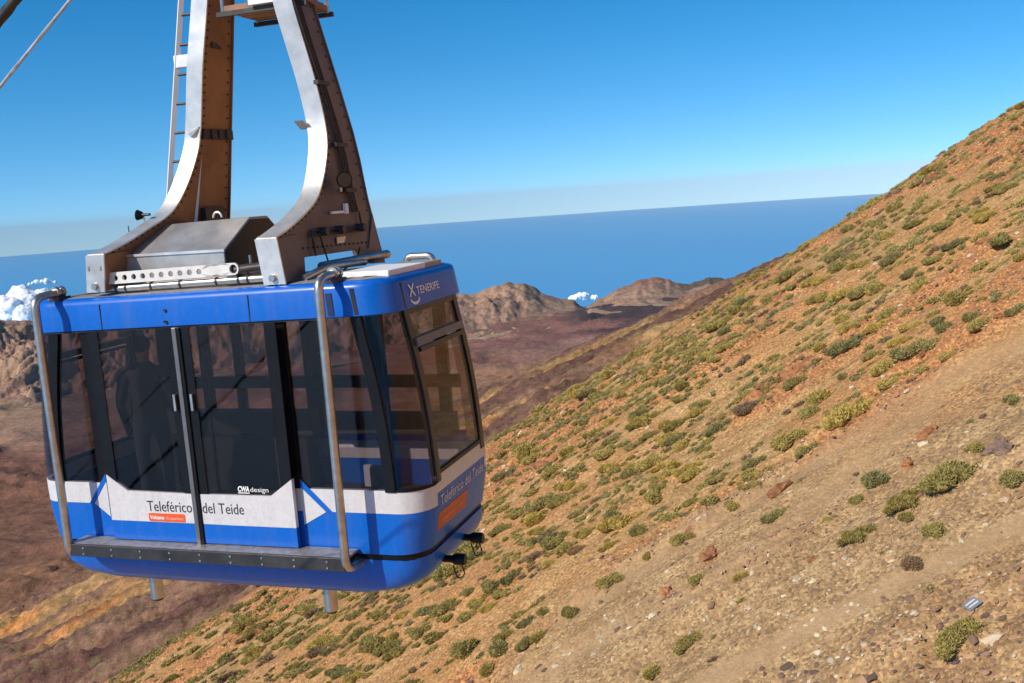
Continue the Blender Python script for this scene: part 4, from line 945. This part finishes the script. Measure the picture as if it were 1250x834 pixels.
# inside: rails, seats, poles, far wall trim
MB().box((-1.85, WD - 0.16, 1.10), (2.0, WD - 0.10, 1.23)).build('far_rail', M_DARKIN, car)
lp = MB().box((-1.8, WD - 0.3, 0.60), (0.30, WD - 0.12, 0.86)).build('leaning_pad', M_DARKIN, car)
MB().box((0.5, WD - 0.3, 0.62), (1.95, WD - 0.14, 0.84)).build('leaning_pad', M_DARKIN, car)
MB().box((-1.85, WD - 0.36, 0.0), (0.25, WD - 0.14, 0.58)).build('bench_box', M_DARKIN, car)
MB().box((0.28, WD - 0.10, 0.5), (2.0, WD - 0.06, 0.62)).build('wall_trim', simple('inner_blue', (0.012, 0.06, 0.5), 0.5), car)
for a, bb in ((-1.62, 1.2), (-0.55, 0.95), (1.45, 1.1)): MB().tube([(a, bb, 0.0), (a, bb, 2.12)], 0.02, 10).build('pole', M_TRIM, car)
MB().box((1.62, 0.12, 0.5), (1.69, 0.16, 0.7)).build('socket_box', M_PRINTG, car)
MB().box((1.69, 0.10, 0.48), (1.8, 0.2, 0.68)).build('socket_back', M_BLACK, car)
# ---------------- hanger
M_WEB2 = simple('grey_weathered_plate', (0.2, 0.165, 0.16), 0.42, 0.35, scale=1.6, bmp=0.006, col2=(0.1, 0.082, 0.085))
def leg(aF, lean, yaw, near, far, th, M_WEB):
    """near / far: outline of the plate in (b, z); the leg leans inward and toes out a little"""
    A = lambda b_, z, d: (aF + yaw * b_ - lean * (z - 2.5) - d, b_, z)
    def smooth(pts, n=5):
        P_ = [Vector((p[0], p[1], 0)) for p in pts]; out = []
        for i in range(len(P_) - 1):
            p0 = P_[max(i - 1, 0)]; p1 = P_[i]; p2 = P_[i + 1]; p3 = P_[min(i + 2, len(P_) - 1)]
            for k in range(n):
                t_ = k / n; q = 0.5 * ((2 * p1) + (p2 - p0) * t_ + (2 * p0 - 5 * p1 + 4 * p2 - p3) * t_ ** 2 + (3 * p1 - p0 - 3 * p2 + p3) * t_ ** 3); out.append((q.x, q.y))
        return out + [tuple(pts[-1])]
    cur = smooth(near[:-1]); foot = near[-1]
    farS = smooth(far, 3)
    # plate: strip between near curve and far line, split at the arch under the leg
    zb = 2.60
    zs = sorted(set([round(p[1], 4) for p in cur if p[1] >= zb] + list(np.linspace(zb, near[0][1], 40))))
    nb = [(p[1], p[0]) for p in cur]; nb.sort(); nz_, nbv = [q[0] for q in nb], [q[1] for q in nb]
    fz = sorted([(p[1], p[0]) for p in farS]); fz_, fbv = [q[0] for q in fz], [q[1] for q in fz]
    B0 = lambda z: float(np.interp(z, nz_, nbv)); B1 = lambda z: float(np.interp(z, fz_, fbv))
    lg = empty('hanger_leg', (0, 0, 0), 0, car)
    root = None
    for d, nm in ((0.0, 'web_plate'), (th - 0.012, 'web_plate')):
        b = MB(); V = []
        for z in zs: V += [A(B0(z), z, d), A(B1(z), z, d), A(B0(z), z, d + 0.012), A(B1(z), z, d + 0.012)]
        Fc = []
        for i in range(len(zs) - 1):
            o = 4 * i; Fc += [(o, o + 1, o + 5, o + 4), (o + 2, o + 6, o + 7, o + 3), (o, o + 4, o + 6, o + 2), (o + 1, o + 3, o + 7, o + 5)]
        Fc += [(0, 2, 3, 1), (4 * len(zs) - 4, 4 * len(zs) - 3, 4 * len(zs) - 1, 4 * len(zs) - 2)]
        b.add(V, Fc); b.build(nm, M_WEB, lg)
    def flange(path, name, mat, o0, o1, tt):
        b = MB(); V = []; n = len(path)
        for i, (bb, z) in enumerate(path):
            t_ = Vector((path[min(i + 1, n - 1)][0] - path[max(i - 1, 0)][0], path[min(i + 1, n - 1)][1] - path[max(i - 1, 0)][1])).normalized(); nn = Vector((t_.y, -t_.x)) * tt
            for (d, s) in ((-0.018, 0), (th + 0.018, 0), (th + 0.018, 1), (-0.018, 1)): V.append(A(bb + nn.x * s, z + nn.y * s, d))
        Fc = []
        for i in range(n - 1):
            for k in range(4): Fc.append((4 * i + k, 4 * i + (k + 1) % 4, 4 * i + 4 + (k + 1) % 4, 4 * i + 4 + k))
        Fc += [(0, 1, 2, 3), (4 * n - 1, 4 * n - 2, 4 * n - 3, 4 * n - 4)]
        b.add(V, Fc, True); return b.build(name, mat, lg)
    flange(cur, 'near_flange', M_ALU, 0, 0, 0.016); flange(farS, 'far_flange', M_WEB, 0, 0, -0.016)
    # foot blocks
    z1 = near[-2][1]
    f = MB(); f.prism([(near[-2][0] + 0.0, z1), (foot[0], foot[1]), (foot[0] + 0.30, foot[1] + 0.01), (foot[0] + 0.34, zb + 0.004), (foot[0] + 0.3, z1 + 0.02)], lambda u, v, d: A(u, v, d), -0.02, th + 0.02)
    ft = f.build('foot', M_WEB, lg)
    f = MB(); f.prism([(near[-2][0] - 0.014, z1 + 0.005), (foot[0] - 0.016, foot[1] - 0.01), (foot[0] - 0.002, foot[1] - 0.01), (near[-2][0] + 0.0, z1 + 0.005)], lambda u, v, d: A(u, v, d), -0.03, th + 0.03); f.build('foot_plate', M_ALU, ft)
    MB().tube([A(foot[0] - 0.05, foot[1] + 0.05, th / 2), A(foot[0] - 0.01, foot[1] + 0.05, th / 2)], 0.032, 12).build('foot_bolt', M_STEEL, ft)
    fb = far[-1]
    f = MB(); f.prism([(B1(zb + 0.1) - 0.02, zb + 0.35), (fb[0], fb[1]), (fb[0] - 0.20, fb[1] + 0.01), (fb[0] - 0.24, zb + 0.004)], lambda u, v, d: A(u, v, d), -0.02, th + 0.02); f.build('far_foot', M_WEB, lg)
    # rivets along both edges and over the arch
    b = MB()
    def rivet(bb, z, d=-0.004):
        for (dd, dv) in ((d, -0.016), ):
            c_ = Vector(A(bb, z, 0.0)); V = []
            for k in range(6): V.append((c_.x + 0.002, c_.y + 0.013 * math.cos(k * math.pi / 3), c_.z + 0.013 * math.sin(k * math.pi / 3)))
            V.append((c_.x + 0.016, c_.y, c_.z)); b.add(V, [(k, (k + 1) % 6, 6) for k in range(6)], True)
    def along(path, inset, step):
        acc = 0; last = path[0]
        for q in path[1:]:
            seg = math.hypot(q[0] - last[0], q[1] - last[1]); t_ = step - acc
            while t_ <= seg:
                u_ = t_ / seg; rivet(last[0] + (q[0] - last[0]) * u_ + inset, last[1] + (q[1] - last[1]) * u_); t_ += step
            acc = (acc + seg) % step; last = q
    along(cur, 0.045, 0.075); along(farS, -0.045, 0.12)
    along([(0.12, zb + 0.09), (B1(zb) - 0.05, zb + 0.06)], 0, 0.075)
    tag(b.build('rivet_row', M_IRON, lg), kind='stuff')
    # gusset on the far edge
    return lg, A, B0, B1
nearR = [(0.86, 6.9), (0.90, 5.8), (0.95, 5.03), (1.02, 4.65), (1.10, 4.22), (1.12, 3.77), (1.0, 3.44), (0.80, 3.16), (0.55, 3.0), (0.25, 2.87), (0.04, 2.80), (0.05, 2.40)]
farR = [(1.12, 6.9), (1.2, 5.6), (1.28, 5.06), (1.57, 3.78), (1.62, 3.09), (1.72, 2.43)]
lR, AR, BR0, BR1 = leg(1.02, 0.10, 0.12, nearR, farR, 0.165, M_WEB2)
nearL = [(0.90, 6.9), (1.02, 5.8), (1.08, 5.17), (1.10, 4.54), (1.155, 3.96), (1.14, 3.68), (1.02, 3.34), (0.85, 3.10), (0.55, 2.95), (0.22, 2.81), (0.0, 2.745), (0.05, 2.40)]
farL = [(1.18, 6.9), (1.38, 5.7), (1.45, 5.2), (1.61, 3.9), (1.72, 3.0), (1.76, 2.43)]
lL, AL_, BL0, BL1 = leg(-0.92, -0.25, 0.12, nearL, farL, 0.15, M_WEB)
# small fin plates on the legs
MB().prism([(1.10, 3.88), (1.03, 3.90), (1.12, 3.82)], lambda u, v, d: AR(u, v, 0.165 + 0.0 + d), 0.0, 0.1).build('leg_fin', M_ALU, lR)
for k in range(4): MB().box((0, 0, 0), (0.05, 0.11, 0.10), Matrix.Translation(AL_(1.18 + 0.115 * k, 3.83, -0.002))).build('bracket', M_IRON, lL)
MB().tube([AL_(1.06, 3.88, 0), AL_(1.0, 3.93, -0.12)], [0.05, 0.01], 8).build('leg_fin', M_ALU, lL)
# conduits, hydraulic lines, gauges and lamps on the right leg
for o_, r_ in ((0.16, 0.012), (0.20, 0.009), (0.24, 0.012)):
    MB().tube([AR(BR1(z) - o_ - 0.10, z, -0.03) for z in np.linspace(2.98, 5.9, 12)], r_, 8).build('conduit', M_IRON, lR)
for z in (3.2, 3.65, 4.25): MB().box((0, -0.12, -0.02), (0.05, 0.12, 0.02), Matrix.Translation(AR(BR1(z) - 0.30, z, -0.001))).build('conduit_clip', M_IRON, lR)
for z in (2.84, 2.80): MB().tube(fillet([AR(0.55, z - 0.2, -0.03), AR(0.55, z, -0.03), AR(1.4, z - 0.01, -0.03), AR(1.4, z + 0.14, -0.03)], 0.05), 0.010, 8).build('brake_line', M_IRON, lR)
for bb in (0.72, 1.0, 1.36): MB().tube([AR(bb, 2.82, 0.0), AR(bb, 2.82, -0.09)], 0.042, 10).build('valve', M_IRON, lR)
MB().tube(fillet([AR(0.66, 2.78, -0.04), AR(0.7, 2.45, -0.06), AR(0.9, 2.42, -0.04), AR(1.2, 2.50, -0.03), AR(1.3, 2.62, -0.03)], 0.08), 0.008, 6).build('hose', M_BLACK, lR)
MB().box((0, -0.11, -0.03), (0.006, 0.11, 0.03), Matrix.Translation(AR(1.06, 2.72, -0.001))).build('name_plate', M_ALU, lR)
MB().box((0, -0.03, -0.05), (0.03, 0.03, 0.05), Matrix.Translation(AR(1.2, 3.02, -0.001))).build('junction_cover', M_PRINT, lR)
MB().box((0, -0.14, -0.012), (0.03, 0.10, 0.012), Matrix.Translation(AR(1.06, 2.99, -0.001))).build('junction_cover', M_PRINT, lR)
def lamp(c, d, name, label, parent, k=1.0):
    c = Vector(c); d = Vector(d).normalized() * k
    o = MB().tube([c - d * 0.09, c - d * 0.06, c, c + d * 0.02], [0.03 * k, 0.055 * k, 0.08 * k, 0.083 * k], 20).build(name, M_BLACK, parent)
    MB().tube([c + d * 0.012, c + d * 0.024], [0.07 * k, 0.07 * k], 20).build('lens', simple('lamp_lens', (0.045, 0.042, 0.045), 0.12, 0.0), o)
    MB().tube([c - d * 0.08, c - d * 0.09 + Vector((0, 0, -0.12 * k))], 0.014 * k, 8).build('lamp_bracket', M_ALU, o)
    if label: o['label'] = label
    return o
lamp(Vector(AR(1.06, 3.30, -0.14)), (0.75, -0.6, -0.1), 'floodlight', None, lR)
lamp(Vector(AL_(0.72, 3.10, 0.28)), (-0.9, -0.2, 0.1), 'floodlight', None, lL, 0.65)
MB().tube([AL_(0.72, 3.10, 0.14), Vector(AL_(0.72, 3.10, 0.26))], 0.015, 8).build('lamp_arm', M_IRON, lL)
MB().box((0, -0.17, -0.09), (0.05, 0.17, 0.07), Matrix.Translation(AL_(1.45, 3.06, -0.001))).build('dark_plate', M_TRIM, lL)
pl_ = MB().box((0, -0.08, -0.03), (0.006, 0.08, 0.03), Matrix.Translation(AL_(1.28, 4.75, -0.001))).build('name_plate', M_IRON, lL)
# ladder beside the left leg
lad = empty('ladder', (0, 0, 0), 0, car)
def LP(z, side): return Vector((-0.945 + 0.218 * (z - 3.27) + (0.0 if side else 0.34), 1.22, z))
for sd_ in (1, 0): MB().tube([LP(2.95, sd_), LP(6.6, sd_)], 0.036, 4).build('rail', M_PRINT, lad)
for k in range(13): MB().tube([LP(3.05 + 0.29 * k, 1), LP(3.05 + 0.29 * k, 0)], 0.014, 8).build('rung', M_IRON, lad)
for z in (4.63, 6.1, 3.2): MB().box((-0.02, -0.03, -0.06), (0.34, 0.02, 0.06), Matrix.Translation(LP(z, 1))).build('bracket', M_ALU, lad)
# service platform between the legs
spf = empty('service_platform', (0, 0, 0), 0, car)
for k in range(4): MB().box((0.05, 1.05 + 0.17 * k, 5.02), (0.98 - 0.03 * k, 1.2 + 0.17 * k, 5.07)).build('plank', M_WEB, spf)
for bb in (1.03, 1.70): MB().box((0.0, bb, 4.97), (1.0 if bb < 1.5 else 0.92, bb + 0.04, 5.015)).build('beam', M_IRON, spf)
MB().box((0.4, 0.98, 5.03), (0.75, 1.04, 5.10)).build('toe_board', M_PRINT, spf)
for a, bb in ((0.06, 1.06), (0.36, 1.06), (0.95, 1.06), (0.88, 1.68), (0.06, 1.68)): MB().tube([(a, bb, 5.0), (a, bb, 6.05)], 0.02, 8).build('post', M_STEEL, spf)
MB().tube(fillet([(0.95, 1.06, 6.05), (0.88, 1.68, 6.05), (0.06, 1.68, 6.05), (0.06, 1.06, 6.05)], 0.08), 0.02, 8).build('handrail', M_STEEL, spf)
# head and carriage at the top of the hanger
hd = empty('carriage', (0, 0, 0), 0, car)
MB().box((-0.1, 0.82, 6.75), (0.95, 1.24, 7.05)).build('head_beam', M_WEB, hd)
MB().box((0.25, 0.9, 7.05), (0.6, 1.15, 7.7)).build('pivot_block', M_WEB, hd)
for k in range(6):
    x_ = -1.3 + 0.7 * k; z_ = 7.72 + 0.62 * (x_ - 0.42)
    for bb in (0.78, 1.27): MB().tube([(x_, bb - 0.04, z_), (x_, bb + 0.04, z_)], 0.16, 18).build('wheel', M_IRON, hd)
MB().tube([(-1.5, 1.025, 7.75 + 0.62 * -1.92), (2.4, 1.025, 7.75 + 0.62 * 1.98)], 0.12, 4).build('wheel_beam', M_WEB, hd)
# ---------------- roof gear
gear = empty('roof_gear', (0, 0, 0), 0, car)
def roofbox():
    a0, a1 = -0.845, 0.28; prof = [(0.30, 2.42), (0.30, 2.71), (0.80, 3.0), (1.12, 3.0), (1.45, 2.75), (1.45, 2.42)]
    o = MB().prism(prof, lambda u, v, d: (d, u, v + 0.02 * d), a0, a1).build('housing', simple('housing_metal', (0.47, 0.44, 0.41), 0.4, 0.6, var=0.25, scale=3, bmp=0.004), gear, bevel=0.008)
    MB().box((a0 - 0.012, 0.285, 2.70), (a1 + 0.012, 0.30, 2.725)).build('housing_lip', M_ALU, o)
    MB().prism([(0.33, 2.45), (0.33, 2.70), (0.81, 2.975), (1.11, 2.975), (1.42, 2.74), (1.42, 2.45)], lambda u, v, d: (d, u, v + 0.02 * d), a1 + 0.001, a1 + 0.012).build('end_plate', M_TRIM, o)
    MB().tube([(-0.13 + 0.05 * math.cos(g), 0.86, 3.02 + 0.055 * math.sin(g)) for g in np.linspace(0, math.pi, 9)], 0.011, 8).build('lifting_eye', M_ALU, o)
roofbox()
# perforated lever: twelve real holes
def perforated(a0, a1, zc, hh, b0, b1, holes):
    b = MB(); dz = lambda a: 0.023 * (a - a0)
    n = len(holes); edges = [a0] + [(holes[i][0] + holes[i + 1][0]) / 2 for i in range(n - 1)] + [a1]
    for i, (hc, hr) in enumerate(holes):
        x0, x1 = edges[i], edges[i + 1]; outer = []; inner = []
        for k in range(16):
            g = 2 * math.pi * k / 16 + math.pi / 16; c_, s_ = math.cos(g), math.sin(g)
            wx = (x1 - hc) if c_ > 0 else (hc - x0); t_ = min(wx / abs(c_), hh / abs(s_)); ox, oz = hc + c_ * t_, s_ * t_
            if i == 0 and c_ < 0: t_ = min(t_, hh * 1.02); ox, oz = hc + c_ * t_, s_ * t_
            if i == n - 1 and c_ > 0: t_ = min(t_, hh * 1.02); ox, oz = hc + c_ * t_, s_ * t_
            if not (i == 0 and c_ < 0) and not (i == n - 1 and c_ > 0) and k in (1, 2, 5, 6, 9, 10, 13, 14): ox, oz = (hc + math.copysign(wx, c_), math.copysign(hh, s_)) if abs(abs(math.atan2(s_ , c_ * hh / wx)) % math.pi - math.pi / 2) > 0.0 and k in (2, 5, 10, 13) else (ox, oz)
            outer.append((ox, oz)); inner.append((hc + hr * c_, hr * s_))
        V = [(x, bb, zc + z + dz(x)) for bb in (b0, b1) for x, z in outer + inner]
        Fc = []
        for k in range(16):
            j = (k + 1) % 16; Fc += [(k, j, 16 + j, 16 + k), (32 + k, 48 + k, 48 + j, 32 + j), (16 + k, 16 + j, 48 + j, 48 + k), (k, 32 + k, 32 + j, j)]
        b.add(V, Fc)
    return b
hl_ = [(-0.92 + 0.105 * k, 0.028) for k in range(11)] + [(0.50, 0.042)]
pb = perforated(-0.975, 0.565, 2.512, 0.056, 0.09, 0.115, hl_)
pb.build('perforated_lever', M_PRINT if False else simple('white_lever', (0.72, 0.7, 0.66), 0.45, 0.1), gear)
MB().tube([(-0.99, 0.15, 2.408), (0.88, 0.15, 2.448)], 0.037, 14).build('cross_pipe', M_STEEL, gear)
for a in (-0.85, -0.74, -0.45, -0.12, 0.28, 0.52, 0.62): MB().tube([(a - 0.012, 0.15, 2.412 + 0.02 * (a + 0.99)), (a + 0.012, 0.15, 2.412 + 0.02 * (a + 0.99))], 0.041, 14).build('pipe_ring', M_IRON, gear)
MB().tube([(0.50, 0.14, 2.53), (0.90, 0.14, 2.56)], 0.045, 12).build('cylinder', M_IRON, gear)
MB().tube(fillet([(-0.95, 0.2, 2.4), (-0.4, 0.26, 2.4), (0.3, 0.22, 2.405), (0.9, 0.25, 2.43)], 0.1), 0.012, 6).build('cable_run', simple('brown_cable', (0.2, 0.09, 0.03), 0.6), gear)
for a in (0.62, 0.72): MB().tube([(a, 0.2, 2.42), (a, 0.2, 2.66 - (a - 0.62))], 0.012, 8).build('stud', M_STEEL, gear)
MB().tube([(1.18, 0.5, 2.50), (1.3, 1.7, 2.52)], 0.045, 12).build('cross_bar', M_STEEL, gear)
MB().tube(fillet([(1.16, 0.2, 2.42), (1.25, 0.5, 2.5), (1.28, 1.2, 2.48)], 0.1), 0.035, 10).build('strut', M_STEEL, gear)
MB().tube([(-1.17 + 0.085 * math.cos(g), 0.35, 2.50 + 0.10 * math.sin(g)) for g in np.linspace(-0.6, math.pi + 0.6, 14)], 0.024, 10).build('lifting_hook', M_STEEL, gear)
MB().tube([(-1.24, 0.9, 2.38), (-1.25, 0.9, 3.0)], 0.005, 6).build('antenna', M_BLACK, gear)
hatch = MB().box((1.48, 0.25, 2.395), (1.98, 1.1, 2.455)).build('roof_hatch', M_PRINT, roof, bevel=0.01)
MB().box((1.60, 1.1, 2.40), (1.98, 1.5, 2.45)).build('hatch_plate', M_ROOF, hatch)
MB().tube(fillet([(1.6, 1.5, 2.44), (1.62, 1.5, 2.495), (1.88, 1.5, 2.495), (1.9, 1.5, 2.42)], 0.05), 0.034, 12).build('roof_handle', M_STEEL, roof)

# nothing deeper than thing > part > sub-part; every parent shares the car's own axes
for part in car.children:
    for sub_ in part.children:
        for deep in list(sub_.children): deep.parent = part

# ================================================================== ropes of the near track
def rope(label, px0, px1, dist, r, twist, mat):
    """a stranded rope running down past the camera; both points lie on the rope"""
    far_dir = ray(*(-2100, 2700)); far_dir = far_dir / np.linalg.norm(far_dir)
    p0 = ray(*px0); p0 = p0 / np.linalg.norm(p0) * dist
    ts = np.arange(-9, 60, 0.06); n = 12; V = []
    d = Vector(far_dir); u = d.cross(Vector((0, 0, 1))).normalized(); w = u.cross(d)
    for t_ in ts:
        c = Vector(p0) + d * float(t_)
        for k in range(n):
            g = 2 * math.pi * k / n; rr_ = r * (1 + 0.3 * abs(math.sin(3 * (g + t_ * twist))) - 0.1); V.append(c + (u * math.cos(g) + w * math.sin(g)) * rr_)
    Fc = [(i * n + k, (i + 1) * n + k, (i + 1) * n + (k + 1) % n, i * n + (k + 1) % n) for i in range(len(ts) - 1) for k in range(n)]
    o = MB().add(V, Fc, True).build('steel_rope', mat, None, fix=False)
    return tag(o, label, 'rope')
rope('thin twisted steel rope slanting across the sky', (0, 106), (85, 0), 6.5, 0.0085, 14.0, simple('rope_wire', (0.36, 0.4, 0.46), 0.4, 0.2, var=0.3, scale=20))
rope('thick dark steel rope cutting the corner of the sky', (0, 24), (20, 0), 5.2, 0.02, 9.0, simple('greased_rope', (0.03, 0.03, 0.032), 0.5, 0.3, var=0.3, scale=20))

# ================================================================== passenger
def to_world(a, b_, z):
    ct, st_ = math.cos(CAB_T), math.sin(CAB_T); return Vector((CAB_O[0] + a * ct + b_ * st_, CAB_O[1] - a * st_ + b_ * ct, CAB_O[2] + z))
def person():
    J = {'hip': (0, 0, 0.92), 'waist': (0, 0, 1.08), 'chest': (0, 0, 1.3), 'sh': (0, 0, 1.43), 'neck': (0, -0.01, 1.52), 'jaw': (0, 0.02, 1.60), 'head': (0, 0.02, 1.68), 'crown': (0, 0.01, 1.745)}
    rad = {'hip': (0.16, 0.12), 'waist': (0.15, 0.11), 'chest': (0.17, 0.12), 'sh': (0.12, 0.09), 'neck': (0.058, 0.058), 'jaw': (0.065, 0.08), 'head': (0.078, 0.095), 'crown': (0.055, 0.065)}
    E = [('hip', 'waist'), ('waist', 'chest'), ('chest', 'sh'), ('sh', 'neck'), ('neck', 'jaw'), ('jaw', 'head'), ('head', 'crown')]
    for s, n in ((-1, 'l'), (1, 'r')):
        for k, p, r_ in (('shl', (0.19 * s, 0, 1.40), 0.068), ('elb', (0.25 * s, -0.02, 1.13), 0.05), ('wri', (0.24 * s, 0.10, 0.90), 0.035), ('palm', (0.235 * s, 0.14, 0.82), 0.038),
                         ('thi', (0.095 * s, 0, 0.86), 0.092), ('kne', (0.11 * s, 0.01, 0.48), 0.062), ('ank', (0.11 * s, -0.02, 0.09), 0.045), ('toe', (0.125 * s, 0.15, 0.05), 0.042)):
            J[k + n] = p; rad[k + n] = (r_, r_)
        E += [('sh', 'shl' + n), ('shl' + n, 'elb' + n), ('elb' + n, 'wri' + n), ('wri' + n, 'palm' + n), ('hip', 'thi' + n), ('thi' + n, 'kne' + n), ('kne' + n, 'ank' + n), ('ank' + n, 'toe' + n)]
        for f_ in range(4):
            J['f%d' % f_ + n] = (0.235 * s + 0.0, 0.115 + 0.018 * f_, 0.76); rad['f%d' % f_ + n] = (0.009, 0.009); J['t%d' % f_ + n] = (0.22 * s, 0.125 + 0.02 * f_, 0.715 + 0.006 * abs(f_ - 1.5)); rad['t%d' % f_ + n] = (0.008, 0.008)
            E += [('palm' + n, 'f%d' % f_ + n), ('f%d' % f_ + n, 't%d' % f_ + n)]
        J['th' + n] = (0.20 * s, 0.17, 0.80); rad['th' + n] = (0.01, 0.01); E.append(('palm' + n, 'th' + n))
    ks = list(J); me = bpy.data.meshes.new('person'); me.from_pydata([J[k] for k in ks], [(ks.index(a), ks.index(b_)) for a, b_ in E], [])
    o = bpy.data.objects.new('person', me); COL.objects.link(o); sk = o.modifiers.new('skin', 'SKIN'); ss = o.modifiers.new('sub', 'SUBSURF'); ss.levels = ss.render_levels = 2
    for i, k in enumerate(ks): me.skin_vertices[0].data[i].radius = rad[k]; me.skin_vertices[0].data[i].use_root = (k == 'hip')
    sk.use_smooth_shade = True
    m, t, p = new_mat('person_clothes'); tcn = _n(t, 'ShaderNodeTexCoord'); sp = _n(t, 'ShaderNodeSeparateXYZ'); t.links.new(tcn.outputs['Object'], sp.inputs[0])
    mr = _n(t, 'ShaderNodeMath', operation='DIVIDE'); mr.inputs[1].default_value = 1.8; t.links.new(sp.outputs['Z'], mr.inputs[0])
    cr = ramp(t, mr.outputs[0], [(0.0, (0.03, 0.028, 0.028)), (0.06, (0.035, 0.04, 0.06)), (0.5, (0.04, 0.042, 0.05)), (0.55, (0.03, 0.03, 0.034)), (0.85, (0.42, 0.25, 0.17))]); t.links.new(cr, p.inputs['Base Color'])
    for n_ in t.nodes:
        if n_.type == 'VALTORGB': n_.color_ramp.interpolation = 'CONSTANT'
    p.inputs['Roughness'].default_value = 0.85; me.materials.append(m)
    hb = bmesh.new(); bmesh.ops.create_uvsphere(hb, u_segments=16, v_segments=10, radius=1)
    for v in hb.verts: v.co = Vector((v.co.x * 0.088, v.co.y * 0.105 - 0.012, max(v.co.z, -0.35 - 0.5 * (v.co.y < 0)) * 0.09 + 1.70))
    hm = bpy.data.meshes.new('hair'); hb.to_mesh(hm); hb.free(); hm.materials.append(simple('dark_hair', (0.02, 0.014, 0.01), 0.6)); h = bpy.data.objects.new('hair', hm); link(h, o)
    fb_ = MB()
    for x_ in (-0.03, 0.03): fb_.tube([(x_, 0.105, 1.685), (x_, 0.115, 1.685)], 0.011, 8)
    fb_.build('eyes', simple('eye_dark', (0.02, 0.02, 0.02), 0.3), o)
    MB().tube([(0, 0.1, 1.69), (0, 0.135, 1.655)], [0.009, 0.016], 8).build('nose', simple('skin_tone', (0.42, 0.25, 0.17), 0.6), o)
    return o
ps = person(); ps.location = to_world(-1.05, 0.62, 0.005); ps.rotation_euler = (0, 0, -CAB_T + 0.5); ps.scale = (1.08, 1.08, 1.05)
tag(ps, 'standing passenger in dark clothes behind the tinted cabin glass', 'person')
# ================================================================== the air
hz = MB().box((-262000, -262000, SEA - 260000 ** 2 / (2 * R_EARTH) - 1), (262000, 262000, 790))
m = bpy.data.materials.new('haze_air'); m.use_nodes = True; t = m.node_tree; t.nodes.clear()
om = _n(t, 'ShaderNodeOutputMaterial'); pv = _n(t, 'ShaderNodeVolumePrincipled')
pv.inputs['Color'].default_value = (0.76, 0.92, 1.0, 1); pv.inputs['Density'].default_value = 4e-6; pv.inputs['Anisotropy'].default_value = -0.4
t.links.new(pv.outputs[0], om.inputs['Volume'])
tag(hz.build('haze', m), 'thin blue haze filling the air down to the sea', kind='stuff')
